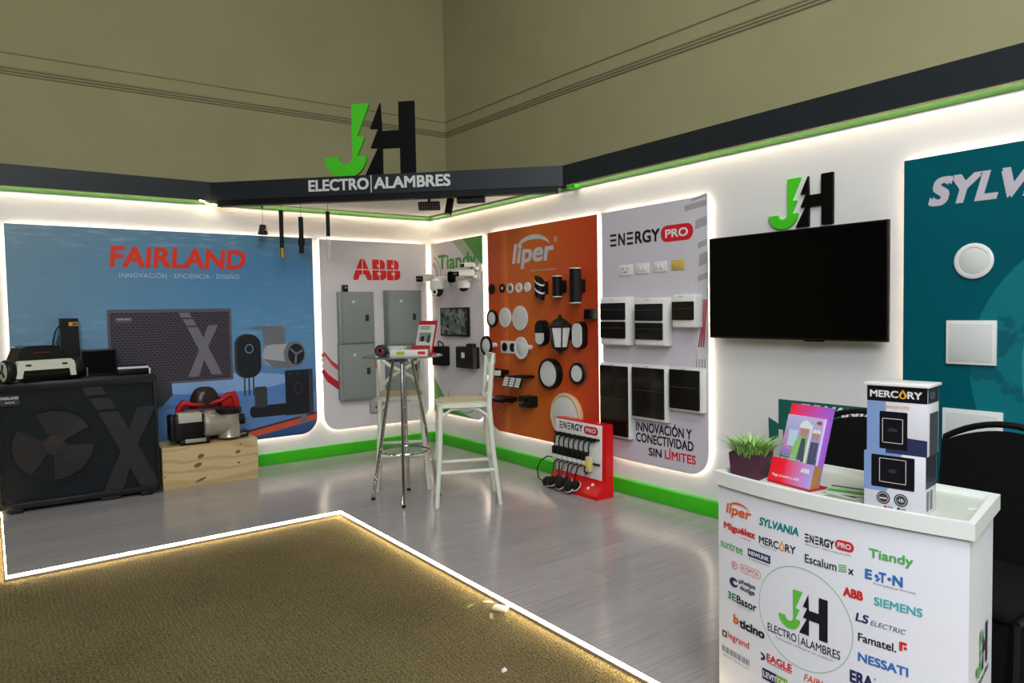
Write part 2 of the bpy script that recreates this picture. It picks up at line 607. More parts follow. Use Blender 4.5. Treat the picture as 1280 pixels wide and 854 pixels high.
def energy_logo(mb, x0, x1, z0, z1, y, mk, mr, mw, px0=None, px1=None, pz0=None, pz1=None, T=None, fn=None):
    """ENERGY with a first and third letter of three bars, PRO in a red pill"""
    w = x1 - x0
    h = z1 - z0
    f = fn or (lambda x: 0)

    def ebars(a, b):
        for q in (0.0, 0.41, 0.82):
            mb.add([(a, y + f(a), z0 + q * h), (b, y + f(b), z0 + q * h), (b, y + f(b), z0 + (q + .18) * h), (a, y + f(a), z0 + (q + .18) * h)], [[0, 1, 2, 3]], mk, False, T)
    ebars(x0, x0 + .135 * w)
    mb.text('N', x0 + .175 * w, x0 + .315 * w, z0, z1, y, mk, .035, T=T, fn=fn)
    ebars(x0 + .355 * w, x0 + .48 * w)
    mb.text('RGY', x0 + .52 * w, x1, z0, z1, y, mk, .035, T=T, fn=fn)
    if px0 is not None:
        pl = rrect(px0, px1, pz0, pz1, [(pz1 - pz0) / 2 * .95] * 4)
        if fn:
            pl = [(a, b) for a, b in pl]
            k = len(pl)
            mb.add([(a, y + f(a) + .0004, b) for a, b in pl], [list(range(k))], mr, False, T)
        else:
            mb.prism(pl, y + .0004, y + .0004, mr, T)
        pw, ph = px1 - px0, pz1 - pz0
        mb.text('PRO', px0 + .15 * pw, px1 - .15 * pw, pz0 + .24 * ph, pz1 - .24 * ph, y - .0004, mw, .03, T=T, fn=fn)


def liper_logo(mb, x0, x1, z0, z1, y, m, T=None, fn=None):
    h = z1 - z0
    mb.text('liper', x0, x1, z0, z0 + .86 * h, y, m, .035, .15, T=T, fn=fn)
    w = x1 - x0
    f = fn or (lambda x: 0)
    pts = arc(x0 + .52 * w, z0 + .62 * h, .40 * w, .40 * h, PI * .86, PI * .10, 14)
    n = len(pts)
    ws = [.02 * w + .05 * w * math.sin(PI * min(1, i / (n - 1) * 1.1)) ** .7 if i < n - 1 else 0.004 for i in range(n)]
    for i in range(n - 1):
        q = band(pts[i:i + 2], ws[i:i + 2])
        mb.add([(a, y + f(a), b) for a, b in q], [[0, 1, 2, 3]], m, False, T)


# ------------------------------------------------------------------ backlit display panels
def panel(name, label, wall, u0, u1, z0, z1, board_m, r=(0.16, 0.16, 0, 0), strip_sides=None):
    w = (u1 - u0) / 2
    loc, rz = (onA if wall == 'A' else onB)((u0 + u1) / 2, z0)
    t = thing(name, label, 'display panel', loc, rz)
    h = z1 - z0
    MB().prism(rrect(-w, w, 0, h, r), 0.0, 0.012, white_p).build('board', t)['label'] = 'white board core'
    MB().prism(rrect(-w, w, 0, h, r), -.0002, -.0002, board_m).build('print', t)
    i = 0.022
    pl = rrect(-w + i, w - i, i, h - i, [max(0.02, q - i) for q in r], 6)
    MB().tube([(x, 0.026, z) for x, z in pl], 0.005, led, 4, closed=True).build('led_strip', t)['label'] = 'warm light strip behind the board'
    for xx in (-w * .6, w * .6):
        for zz in (h * .25, h * .75):
            MB().b2(xx - .03, xx + .03, 0.012, 0.0395, zz - .03, zz + .03, black).build('spacer_block', t)
    return t, w, h


# --- FAIRLAND panel : underwater print
def water_mat():
    m = mat('underwater_print', '#3f7fb0', 0.45)
    nt, b = nodes_of(m)
    tc = nt.nodes.new('ShaderNodeTexCoord')
    sp = nt.nodes.new('ShaderNodeSeparateXYZ'); nt.links.new(tc.outputs['Object'], sp.inputs[0])
    r = nt.nodes.new('ShaderNodeValToRGB')
    mr = nt.nodes.new('ShaderNodeMapRange'); mr.inputs[1].default_value = 0.0; mr.inputs[2].default_value = 1.9
    nt.links.new(sp.outputs['Z'], mr.inputs[0]); nt.links.new(mr.outputs[0], r.inputs['Fac'])
    els = r.color_ramp.elements
    els[0].position = 0.0; els[0].color = (0.02, 0.075, 0.22, 1)
    els[1].position = 1.0; els[1].color = (0.10, 0.24, 0.36, 1)
    for p, c in ((0.25, (0.075, 0.20, 0.46, 1)), (0.42, (0.12, 0.30, 0.52, 1)), (0.60, (0.10, 0.29, 0.52, 1)), (0.85, (0.075, 0.235, 0.44, 1)), (0.95, (0.10, 0.25, 0.40, 1))):
        e = els.new(p); e.color = c
    mp = nt.nodes.new('ShaderNodeMapping'); mp.inputs['Scale'].default_value = (2.2, 1, 11)
    nt.links.new(tc.outputs['Object'], mp.inputs['Vector'])
    n = nt.nodes.new('ShaderNodeTexNoise'); n.inputs['Scale'].default_value = 2.6; n.inputs['Detail'].default_value = 7
    nt.links.new(mp.outputs['Vector'], n.inputs['Vector'])
    r2 = nt.nodes.new('ShaderNodeValToRGB')
    r2.color_ramp.elements[0].position = 0.50; r2.color_ramp.elements[0].color = (0, 0, 0, 1)
    r2.color_ramp.elements[1].position = 0.80; r2.color_ramp.elements[1].color = (1, 1, 1, 1)
    nt.links.new(n.outputs['Fac'], r2.inputs['Fac'])
    msk = nt.nodes.new('ShaderNodeValToRGB')
    msk.color_ramp.elements[0].position = 0.30; msk.color_ramp.elements[0].color = (0, 0, 0, 1)
    msk.color_ramp.elements[1].position = 1.0; msk.color_ramp.elements[1].color = (0.8, 0.8, 0.8, 1)
    for p, c in ((0.45, .35), (0.58, .40), (0.66, .06), (0.88, .1)):
        e = msk.color_ramp.elements.new(p); e.color = (c, c, c, 1)
    nt.links.new(mr.outputs[0], msk.inputs['Fac'])
    ml = nt.nodes.new('ShaderNodeMath'); ml.operation = 'MULTIPLY'
    nt.links.new(r2.outputs['Color'], ml.inputs[0]); nt.links.new(msk.outputs['Color'], ml.inputs[1])
    mix = nt.nodes.new('ShaderNodeMix'); mix.data_type = 'RGBA'
    mx = nt.nodes.new('ShaderNodeMapRange'); mx.inputs[1].default_value = -1.2; mx.inputs[2].default_value = 0.3; mx.inputs[3].default_value = 0.6; mx.inputs[4].default_value = 0.0
    nt.links.new(sp.outputs['X'], mx.inputs[0])
    mg = nt.nodes.new('ShaderNodeMix'); mg.data_type = 'RGBA'
    nt.links.new(mx.outputs[0], mg.inputs[0]); nt.links.new(r.outputs['Color'], mg.inputs[6]); mg.inputs[7].default_value = (0.20, 0.31, 0.345, 1)
    nt.links.new(ml.outputs[0], mix.inputs[0]); nt.links.new(mg.outputs[2], mix.inputs[6])
    mix.inputs[7].default_value = (0.42, 0.55, 0.62, 1)
    nt.links.new(mix.outputs[2], b.inputs['Base Color'])
    return m


def grille_print(name, c1, c2, sx, sz):
    m = mat(name, c1, 0.5)
    nt, b = nodes_of(m)
    tc = nt.nodes.new('ShaderNodeTexCoord')
    mp = nt.nodes.new('ShaderNodeMapping'); mp.inputs['Rotation'].default_value = (PI / 2, 0, 0)
    nt.links.new(tc.outputs['Object'], mp.inputs['Vector'])
    br = nt.nodes.new('ShaderNodeTexBrick')
    br.inputs['Brick Width'].default_value = sx; br.inputs['Row Height'].default_value = sz
    br.inputs['Mortar Size'].default_value = sz * .22; br.inputs['Scale'].default_value = 1
    br.inputs['Mortar Smooth'].default_value = 0.3
    br.inputs['Color1'].default_value = H(c2) + (1,); br.inputs['Color2'].default_value = H(c2) + (1,); br.inputs['Mortar'].default_value = H(c1) + (1,)
    nt.links.new(mp.outputs['Vector'], br.inputs['Vector'])
    nt.links.new(br.outputs['Color'], b.inputs['Base Color'])
    return m


def xlogo(mb, ox, oz, s, y, m, T=None):
    """the X mark with its two broken blocks; unit coordinates taken from the unit's front"""
    P = [[(-3.314, .894), (-3.182, .895), (-3.147, .829), (-3.280, .829)], [(-3.266, .808), (-3.136, .808), (-3.090, .718), (-3.222, .718)],
         [(-3.212, .697), (-3.080, .697), (-2.985, .50), (-2.935, .38), (-2.780, .03), (-2.915, .03), (-3.02, .26), (-3.12, .49)],
         [(-2.945, .715), (-2.815, .718), (-2.965, .40), (-3.085, .02), (-3.222, .02), (-3.08, .36)]]
    for j, q in enumerate(P):
        mb.prism([(ox + (a + 3.05) * s, oz + b * s) for a, b in q], y - .0003 * (j % 2), y - .0003 * (j % 2), m, T)


t, w, h = panel('display_panel', 'wide blue underwater panel with red FAIRLAND lettering on the back wall', 'A', -3.70, -1.295, 0.255, 2.137, water_mat())
cx0 = -2.4975
zb = 0.255
Y = -0.0015
mb = MB()
mb.text('FAIRLAND', -3.012 - cx0, -1.925 - cx0, 1.822 - zb, 1.995 - zb, Y, mat('orange_red_print', '#e23a22', .45), .04, .10)
mb.text('®', -1.915 - cx0, -1.885 - cx0, 1.955 - zb, 1.985 - zb, Y, mat('orange_red_print', '#e23a22', .45))
mb.text('INNOVACIÓN · EFICIENCIA · DISEÑO', -2.943 - cx0, -1.987 - cx0, 1.735 - zb, 1.785 - zb, Y, mat('pale_blue_print', '#a9c2d6', .5), .01, 0, space=1.1)
mb.build('lettering', t)['label'] = 'red lettering with a pale blue line beneath'
mb = MB()
pb1, pb2 = mat('platform_top_print', '#86aede', .5), mat('platform_side_print', '#5586c4', .5)
mb.prism(ell(-2.15 - cx0, .80 - zb, .62, .085), Y, Y, pb1)
mb.prism([(-2.77 - cx0, .80 - zb)] + arc(-2.15 - cx0, .80 - zb, .62, .085, PI, 2 * PI) + [(-1.53 - cx0, .70 - zb)] + arc(-2.15 - cx0, .70 - zb, .62, .085, 2 * PI, PI), Y - .0002, Y - .0002, pb2)
mb.prism([(-2.85 - cx0, .60 - zb), (-1.30 - cx0, .66 - zb), (-1.30 - cx0, .45 - zb), (-2.0 - cx0, .33 - zb), (-2.85 - cx0, .30 - zb)], Y + .0007, Y + .0007, mat('pool_floor_print', '#5b86bd', .5))
mb.prism([(-2.0 - cx0, .325 - zb), (-1.3005 - cx0, .442 - zb), (-1.3005 - cx0, .385 - zb), (-1.95 - cx0, .275 - zb)], Y, Y, mat('orange_stripe_print', '#c9573c', .5))
mb.prism([(-2.0 - cx0, .345 - zb), (-1.3005 - cx0, .460 - zb), (-1.3005 - cx0, .442 - zb), (-2.0 - cx0, .325 - zb)], Y - .0002, Y - .0002, mat('dark_stripe_print', '#5a2a3c', .5))
hpm = grille_print('printed_grille', '#4c4752', '#2a2631', .034, .022)
fr = mat('printed_frame', '#5c5965', .5)
mb.prism(rrect(-3.045 - cx0, -2.068 - cx0, .83 - zb, 1.472 - zb, [.012] * 4, 3), Y - .0004, Y - .0004, fr)
mb.prism(rrect(-3.025 - cx0, -2.088 - cx0, .85 - zb, 1.445 - zb, [.006] * 4, 3), Y - .0006, Y - .0006, hpm)
xlogo(mb, -2.335 - cx0, .865 - zb, .64, Y - .001, mat('printed_x', '#74727e', .5))
mb.prism(rrect(-2.985 - cx0, -2.865 - cx0, 1.365 - zb, 1.405 - zb), Y - .0008, Y - .0008, fr)
mb.text('FAIRLAND', -2.975 - cx0, -2.875 - cx0, 1.385 - zb, 1.398 - zb, Y - .001, silverp, .01)
# charger on legs
pk, pk2 = mat('printed_black', '#1c2027', .5), mat('printed_dark_grey', '#3b3d44', .5)
for dx in (-.04, 0, .04):
    mb.prism(rrect(-1.93 + dx - .007 - cx0, -1.93 + dx + .007 - cx0, .67 - zb, .87 - zb), Y - .0004, Y - .0004, pk2)
mb.prism(rrect(-2.052 - cx0, -1.832 - cx0, .832 - zb, 1.235 - zb, [.1] * 4), Y - .0006, Y - .0006, pk2)
mb.prism(rrect(-2.030 - cx0, -1.815 - cx0, .835 - zb, 1.232 - zb, [.1] * 4), Y - .0008, Y - .0008, pk)
mb.prism(ell(-1.92 - cx0, 1.10 - zb, .038, .042), Y - .001, Y - .001, mat('printed_cyan', '#5f9fc0', .5))
mb.prism(ell(-1.92 - cx0, 1.10 - zb, .030, .034), Y - .0012, Y - .0012, pk)
# silver jet motor
sg, sg2 = mat('printed_silver', '#a9adb3', .5), mat('printed_silver_shadow_side', '#70757d', .5)
mb.prism([(-1.97 - cx0, 1.285 - zb), (-1.80 - cx0, 1.305 - zb), (-1.62 - cx0, 1.30 - zb), (-1.585 - cx0, 1.28 - zb), (-1.585 - cx0, 1.15 - zb), (-1.62 - cx0, 1.11 - zb), (-1.78 - cx0, 1.13 - zb), (-1.80 - cx0, 1.27 - zb)], Y - .0004, Y - .0004, sg2)
mb.prism(rrect(-1.80 - cx0, -1.44 - cx0, .93 - zb, 1.13 - zb, [.09] * 4), Y - .0006, Y - .0006, sg)
mb.prism([(-1.80 - cx0, 1.0 - zb), (-1.70 - cx0, .91 - zb), (-1.55 - cx0, .90 - zb), (-1.50 - cx0, .95 - zb)], Y - .0007, Y - .0007, sg2)
mb.prism(ell(-1.50 - cx0, 1.03 - zb, .105, .125), Y - .0008, Y - .0008, sg2)
mb.prism(ell(-1.485 - cx0, 1.03 - zb, .078, .098), Y - .001, Y - .001, pk)
for a in range(3):
    an = a * 2 * PI / 3 + .4
    mb.prism(band([(-1.485 - cx0, 1.03 - zb), (-1.485 - cx0 + .07 * math.cos(an), 1.03 - zb + .088 * math.sin(an))], .02), Y - .0012, Y - .0012, sg2)
# control box and pipe
mb.prism(rrect(-1.60 - cx0, -1.33 - cx0, .45 - zb, .88 - zb, [.01] * 4, 3), Y - .0006, Y - .0006, pk2)
mb.prism(rrect(-1.595 - cx0, -1.37 - cx0, .46 - zb, .875 - zb, [.01] * 4, 3), Y - .0008, Y - .0008, pk)
mb.prism(ell(-1.475 - cx0, .70 - zb, .045, .055), Y - .001, Y - .001, pk2)
mb.prism(ell(-1.475 - cx0, .70 - zb, .036, .046), Y - .0012, Y - .0012, pk)
for i in range(3):
    mb.prism(ell(-1.55 + .075 * i - cx0, .845 - zb, .01, .012, 10), Y - .001, Y - .001, pk2)
mb.prism(rrect(-1.46 - cx0, -1.40 - cx0, .36 - zb, .46 - zb), Y - .0005, Y - .0005, sg2)
mb.prism(rrect(-1.885 - cx0, -1.770 - cx0, .47 - zb, .745 - zb, [.02] * 4, 3), Y - .0006, Y - .0006, pk2)
mb.prism(rrect(-1.93 - cx0, -1.55 - cx0, .46 - zb, .57 - zb, [.04] * 4, 4), Y - .0007, Y - .0007, pk)
mb.prism(rrect(-1.885 - cx0, -1.770 - cx0, .55 - zb, .745 - zb, [.02] * 4, 3), Y - .0008, Y - .0008, pk2)
mb.prism([(-2.80 - cx0, .90 - zb), (-2.58 - cx0, .84 - zb), (-2.575 - cx0, .73 - zb), (-2.66 - cx0, .64 - zb), (-2.80 - cx0, .62 - zb)], Y - .0005, Y - .0005, pk2)
mb.build('printed_picture', t)['label'] = 'printed pool equipment on blue round plinths'

# --- ABB panel
abbm = mat('pale_grey_print', '#dcd8da', 0.5, var=.015, vscale=2)
t, w, h = panel('display_panel', 'pale grey panel with red ABB letters and grey cabinets on the back wall', 'A', -1.225, -0.045, 0.255, 2.132, abbm)
cx0 = -0.635
mb = MB()
abbr = mat('bright_red_print', '#e02426', .45)
for ch, a, b in (('A', -.885, -.675), ('B', -.672, -.512), ('B', -.508, -.355)):
    mb.text(ch, a - cx0, b - cx0, 1.742 - zb, 1.952 - zb, Y, abbr, .06)
    mid = (a + b) / 2 - cx0
    mb.prism(rrect(mid - .004, mid + .004, 1.740 - zb, 1.955 - zb), Y - .0005, Y - .0005, abbm)
mb.prism(rrect(-.90 - cx0, -.34 - cx0, 1.842 - zb, 1.852 - zb), Y - .0006, Y - .0006, abbm)
mb.build('lettering', t)['label'] = 'red letters split by thin pale lines'
mb = MB()
sw1, sw2, sw3 = mat('soft_red_print', '#cf4a4a', .5), mat('pale_pink_print', '#d9c3c5', .5), mat('deep_red_print', '#c02a2e', .5)
for jj, (pts, ws, m_) in enumerate((([(-1.223, 1.02), (-1.15, .93), (-1.05, .85), (-.9, .78)], [.05, .05, .05, .05], sw1), ([(-1.223, .98), (-1.15, .885), (-1.05, .80), (-.9, .73)], [.06, .05, .04, .03], sw2),
                    ([(-1.223, .86), (-1.15, .78), (-1.05, .70), (-.9, .64)], [.05, .1, .1, .08], sw3), ([(-1.223, .92), (-1.15, .835), (-1.05, .755), (-.9, .69)], [.05, .06, .06, .05], sw2),
                    ([(-.74, .82), (-.62, .97), (-.50, 1.06), (-.30, 1.10), (-.05, 1.02)], [.10, .12, .12, .1, .08], sw3))):
    mb.prism(band([(a - cx0, b - zb) for a, b in pts], ws), Y + .001 - .0003 * jj, Y + .001 - .0003 * jj, m_)
mb.build('printed_swoosh', t)['label'] = 'red and pink printed swooshes'

# --- Tiandy panel
tia = mat('pale_mauve_print', '#d8d3d5', 0.5, var=.02, vscale=2)
t, w, h = panel('display_panel', 'narrow pale panel with green Tiandy lettering and green corners beside the wall corner', 'B', 0.035, 1.003, 0.335, 2.133, tia, (0.0, .16, 0, 0))
cu, zt = 0.519, 0.335
gp, gp2, gp3 = mat('mid_green_print', '#4f9a3c', .5), mat('light_green_print', '#8cbf78', .5), mat('sage_print', '#a9b59a', .5)
mb = MB()
mb.text('Tiandy', .181 - cu, .90 - cu, 1.80 - zt, 2.00 - zt, Y, mat('tiandy_green', '#4c9b46', .5), .03)
mb.text('Focused on Surveillance', .26 - cu, .80 - cu, 1.765 - zt, 1.80 - zt, Y, mat('tiandy_green', '#4c9b46', .5))
mb.build('lettering', t)['label'] = 'green lettering'
mb = MB()
mb.prism([(1.003 - cu, 2.133 - zt), (.45 - cu, 2.133 - zt), (.60 - cu, 2.02 - zt), (.80 - cu, 1.85 - zt), (1.003 - cu, 1.72 - zt)], Y + .0011, Y + .0011, gp3)
mb.prism([(1.003 - cu, 2.133 - zt), (.66 - cu, 2.133 - zt), (.78 - cu, 2.03 - zt), (1.003 - cu, 1.84 - zt)], Y + .0009, Y + .0009, gp)
mb.prism([(.036 - cu, .72 - zt), (.36 - cu, .40 - zt), (.80 - cu, .345 - zt), (.036 - cu, .345 - zt)], Y + .0009, Y + .0009, gp)
mb.prism(band(arc(.62 - cu, .62 - zt, .30, .24, -PI * .95, -PI * .02), .02), Y, Y, gp2)
mb.prism(band(arc(.035 - cu, 1.80 - zt, .19, .19, -PI * .45, PI * .42), .02), Y, Y, mat('rosy_grey_print', '#b3a3a4', .5))
mb.prism(band(arc(.035 - cu, 1.80 - zt, .12, .12, -PI * .45, PI * .42), .05), Y, Y, mat('rosy_grey_print', '#b3a3a4', .5))
mb.build('printed_corners', t)['label'] = 'green printed corners and rings'


# --- liper panel
def orange_mat():
    m = mat('orange_print', '#d9641c', 0.5)
    nt, b = nodes_of(m)
    tc = nt.nodes.new('ShaderNodeTexCoord')
    sp = nt.nodes.new('ShaderNodeSeparateXYZ'); nt.links.new(tc.outputs['Object'], sp.inputs[0])
    mr = nt.nodes.new('ShaderNodeMapRange'); mr.inputs[1].default_value = -.75; mr.inputs[2].default_value = .75
    nt.links.new(sp.outputs['X'], mr.inputs[0])
    r = nt.nodes.new('ShaderNodeValToRGB'); nt.links.new(mr.outputs[0], r.inputs['Fac'])
    e = r.color_ramp.elements
    e[0].position = 0; e[0].color = (.52, .062, .012, 1)
    e[1].position = 1; e[1].color = (.50, .045, .012, 1)
    for p, c in ((.13, (.55, .085, .010, 1)), (.19, (.70, .17, .022, 1)), (.225, (.60, .11, .011, 1)), (.45, (.60, .135, .012, 1)), (.75, (.58, .085, .011, 1))):
        k = e.new(p); k.color = c
    nt.links.new(r.outputs['Color'], b.inputs['Base Color'])
    return m


t, w, h = panel('display_panel', 'orange panel with silver liper lettering covered in lamps on the right wall', 'B', 1.095, 2.585, 0.275, 2.145, orange_mat())
cu, zl = 1.84, .275
mb = MB()
liper_logo(mb, 1.478 - cu, 2.065 - cu, 1.775 - zl, 2.04 - zl, Y, silverp)
mb.text('R', 2.075 - cu, 2.10 - cu, 1.985 - zl, 2.012 - zl, Y, silverp)
mb.prism(band(arc(2.087 - cu, 1.998 - zl, .022, .022, 0, 2 * PI), .004), Y, Y, silverp)
mb.text('ILUMINACIÓN Y SOLUCIONES DE CALIDAD', 1.74 - cu, 2.09 - cu, 1.745 - zl, 1.762 - zl, Y, silverp)
mb.build('lettering', t)['label'] = 'silver lettering with an arc above'
mb = MB()
mb.prism(band(arc(1.17 - cu, .56 - zl, .19, .17, -PI * .40, PI * .02), .012), Y, Y, mat('faded_orange_print', '#c8713c', .5))
mb.prism(band(arc(1.17 - cu, .56 - zl, .15, .13, -PI * .40, PI * .02), .010), Y, Y, mat('faded_orange_print', '#c8713c', .5))
mb.build('printed_ring', t)['label'] = 'faded printed arcs'


# --- Energy Pro panel
def blurred_print():
    m = mat('lavender_grey_print', '#cdc8d0', 0.5, var=.02, vscale=2)
    return m


t, w, h = panel('display_panel', 'lavender grey panel with black ENERGY lettering and white breaker boxes on the right wall', 'B', 2.636, 3.626, 0.262, 2.146, blurred_print())
cu, ze = 3.131, .262
ek, er = mat('ink_black_print', '#1d1b22', .5), mat('signal_red_print', '#d4202e', .45)
mb = MB()
energy_logo(mb, 2.727 - cu, 3.220 - cu, 1.880 - ze, 1.972 - ze, Y, ek, er, white_p, 3.228 - cu, 3.512 - cu, 1.868 - ze, 1.982 - ze)
for s, a, b, z0, z1, m_ in (('INNOVACIÓN Y', 2.974, 3.490, .500, .590, ek), ('CONECTIVIDAD', 2.974, 3.505, .420, .490, ek), ('SIN', 3.098, 3.222, .332, .394, ek), ('LÍMITES', 3.250, 3.524, .332, .412, er)):
    mb.text(s, a - cu, b - cu, z0 - ze, z1 - ze, Y, m_, .03)
mb.build('lettering', t)['label'] = 'black lettering, red pill and red last word'
mb = MB()
g1, g2, g3 = mat('shelf_print', '#a8a4ab', .5), mat('pale_box_print', '#cfccd2', .5), mat('cable_red_print', '#b0485a', .5)
mb.prism([(3.40 - cu, 2.146 - ze), (3.625 - cu, 2.146 - ze), (3.625 - cu, .95 - ze), (3.56 - cu, 1.0 - ze), (3.50 - cu, 1.5 - ze)], Y + .001, Y + .001, g2)
for z0, z1, a in ((2.06, 2.10, 3.44), (1.93, 1.99, 3.53), (1.80, 1.84, 3.55), (1.68, 1.76, 3.56), (1.58, 1.62, 3.55), (2.12, 2.14, 3.50)):
    mb.prism([(a - cu, z0 - ze), (3.625 - cu, z0 + .02 - ze), (3.625 - cu, z1 + .02 - ze), (a - cu, z1 - ze)], Y + .0006, Y + .0006, g1)
for dx in (0, .022, .044):
    mb.prism(band([(3.585 + dx * .8 - cu, 1.46 - ze), (3.575 + dx * .6 - cu, 1.25 - ze), (3.545 + dx - cu, 1.10 - ze), (3.53 + dx - cu, .90 - ze)], .013), Y, Y, g3)
mb.prism(rrect(3.54 - cu, 3.622 - cu, .95 - ze, 1.14 - ze, [.01] * 4, 3), Y - .0003, Y - .0003, mat('white_box_print', '#d9d7dc', .5))
for i in range(3):
    mb.prism(rrect(3.551 + i * .023 - cu, 3.565 + i * .023 - cu, 1.0 - ze, 1.06 - ze), Y - .0006, Y - .0006, g1)
mb.build('printed_picture', t)['label'] = 'faded printed breaker box with red cables'


# --- SYLVANIA panel
def globe_mat():
    m = mat('teal_globe_print', '#0f7f8d', 0.5)
    nt, b = nodes_of(m)
    tc = nt.nodes.new('ShaderNodeTexCoord')
    n = nt.nodes.new('ShaderNodeTexNoise'); n.inputs['Scale'].default_value = 4.5; n.inputs['Detail'].default_value = 6
    nt.links.new(tc.outputs['Object'], n.inputs['Vector'])
    r = nt.nodes.new('ShaderNodeValToRGB'); nt.links.new(n.outputs['Fac'], r.inputs['Fac'])
    e = r.color_ramp.elements
    e[0].position = .54; e[0].color = (.001, .165, .20, 1); e[1].position = .57; e[1].color = (.0005, .105, .135, 1)
    nt.links.new(r.outputs['Color'], b.inputs['Base Color'])
    return m


t, w, h = panel('display_panel', 'dark teal panel with white SYLVANIA lettering and a faint globe on the right wall', 'B', 4.868, 6.30, 0.262, 2.145, mat('teal_print', (.0003, .092, .118), 0.5, spec=.10, var=.05, vscale=2))
cu, zs = 5.584, .262
mb = MB()
mb.prism(ell(5.80 - cu, 1.10 - zs, .62, .66, 64), Y + .0008, Y + .0008, globe_mat())
mb.prism(band(arc(5.80 - cu, 1.10 - zs, .40, .62, PI * .62, PI * 1.2), .008), Y + .0004, Y + .0004, mat('pale_teal_print', '#2a8f9a', .5))
mb.build('printed_globe', t)['label'] = 'lighter teal printed globe'
mb = MB()
mb.text('SYLVANIA', 4.985 - cu, 5.86 - cu, 1.893 - zs, 2.035 - zs, Y, mat('greyed_white_print', '#c2bcc6', .5), .05, .25)
mb.build('lettering', t)['label'] = 'slanted white lettering'

# ------------------------------------------------------------------ diagonal beam with lettering, logo above it
RZD = -PI / 4
BL = (-1.115, -1.115, 0.0)     # middle of the beam's front face on the floor plan
t = thing('header_beam', 'dark diagonal beam lettered ELECTRO ALAMBRES spanning the stand corner', 'sign beam', (-1.115, -1.115, 2.37), RZD)
MB().prism([(-1.585, .05), (1.572, .05), (1.572, .214), (-1.585, .208)], 0, .10, dark).build('beam', t)
MB().b2(-1.50, 1.505, .006, .09, 0.0, .05, black_m).build('lower_lip', t)['label'] = 'black recessed lower rail'
mb = MB()
lt = mat('cut_letter_white', '#d6d8d4', .5)
mb.text('ELECTRO', -.638, -.100, .088, .188, -.006, lt, .035, ext=.006)
mb.b2(-.082, -.074, -.006, 0, .062, .205, lt)
mb.text('ALAMBRES', -.052, .612, .088, .188, -.006, lt, .035, ext=.006)
mb.build('lettering', t)['label'] = 'white cut-out lettering'
t = thing('rooftop_logo', 'large green J and black H cut-out logo standing on the diagonal beam', 'sign', (-1.05, -1.05, 2.578), RZD)
J, Hh = jh(-.527, .285, .0, .632)
MB().prism(J, 0, .03, green_logo).build('letter_j', t)['label'] = 'bright green letter'
MB().prism(Hh, 0, .03, black_logo).build('letter_h', t)['label'] = 'black letter'

loc, rz = onB(4.27, 1.868)
t = thing('wall_logo', 'small green J and black H cut-out logo on the white wall above the television', 'sign', (0.04, -4.27, 1.868), rz)
J, Hh = jh(-.203, .203, 0, .292)
MB().prism(J, -.02, 0, green_logo).build('letter_j', t)['label'] = 'bright green letter'
MB().prism(Hh, -.02, 0, black_logo).build('letter_h', t)['label'] = 'black letter'

# ------------------------------------------------------------------ television
t = thing('television', 'large switched-off flat television on the white right wall', 'television', (0.0, -4.262, 1.208), -PI / 2)
mb = MB().box((0, -.062, .32), (1.125, .03, .64), black, .004)
mb.box((0, -.035, .30), (.9, .03, .45), black, .008)
mb.build('body', t)
MB().b2(-.556, .556, -.0785, -.077, .012, .633, mat('screen_glass', '#030403', .22, spec=.18)).build('screen', t)
MB().box((.15, -.064, -.004), (.12, .02, .008), black_g, .002).build('sensor_bar', t)
MB().b2(-.2, .2, -.022, .039, .18, .42, black_m).build('wall_bracket', t)

# ------------------------------------------------------------------ wall lamps on the orange panel
LG = 'lamps on the orange panel'


def disc_lamp(name, label, u, z, r, d, rim_m, face_m, face=.85, spot=None):
    t = thing(name, label, 'lamp', *onB(u, z), group=LG)
    MB().lathe([(r * .97, 0), (r, d * .3), (r, d * .85), (r * .96, d), (r * face, d), (r * face, d * .8), (0, d * .8)], rim_m, 'y').build('rim', t)
    if spot:
        MB().lathe([(r * face * .98, d * .82), (r * .45, d * .45 + .001), (0, d * .4 + .001)][::-1] if False else [(r * face * .98, d * .81), (r * face * .4, d * .86), (0, d * .86)], face_m, 'y').build('reflector', t)
        MB().lathe([(r * .3, d * .86), (r * .26, d * 1.02), (0, d * 1.05)], spot, 'y', (r * .12, 0, 0), 16).build('bulb', t)  # on the black lamp this piece is white to paint a glint
    else:
        MB().lathe([(r * face * .99, d * .80), (r * face * .9, d * .95), (0, d * 1.0)], face_m, 'y').build('diffuser', t)
    return t


disc_lamp('recessed_spotlight', 'small all-black round spotlight, first in the top row on the orange panel', 1.154, 1.612, .050, .012, black, black_m)
disc_lamp('recessed_spotlight', 'small black round spotlight with a painted glint, second in the top row on orange', 1.326, 1.615, .042, .014, black, black_m, .82, white2)
disc_lamp('recessed_spotlight', 'small white round spotlight with a dark bulb, third in the top row on orange', 1.449, 1.611, .045, .014, white, grey_m, .75, black)
disc_lamp('recessed_spotlight', 'small white round spotlight with silver reflector, fourth in the top row on orange', 1.580, 1.611, .045, .014, white, opal, .75, grey_m)
disc_lamp('recessed_spotlight', 'small plain white round downlight next to the slanted black lamp on orange', 1.704, 1.612, .043, .014, white, opal, .72)
disc_lamp('round_downlight', 'round downlight with thick black rim, first in the second row on orange', 1.161, 1.336, .083, .02, black, opal, .74)
disc_lamp('round_downlight', 'mid-sized white rimmed round downlight, middle of the second row on orange', 1.366, 1.344, .092, .016, white, opal, .76)
disc_lamp('round_downlight', 'largest white flush round downlight in the second row on orange', 1.590, 1.338, .111, .016, white, opal, .90)
disc_lamp('round_bulkhead', 'large thick round wall lamp with black rim below the lantern', 2.030, .868, .130, .065, black, opal, .87)
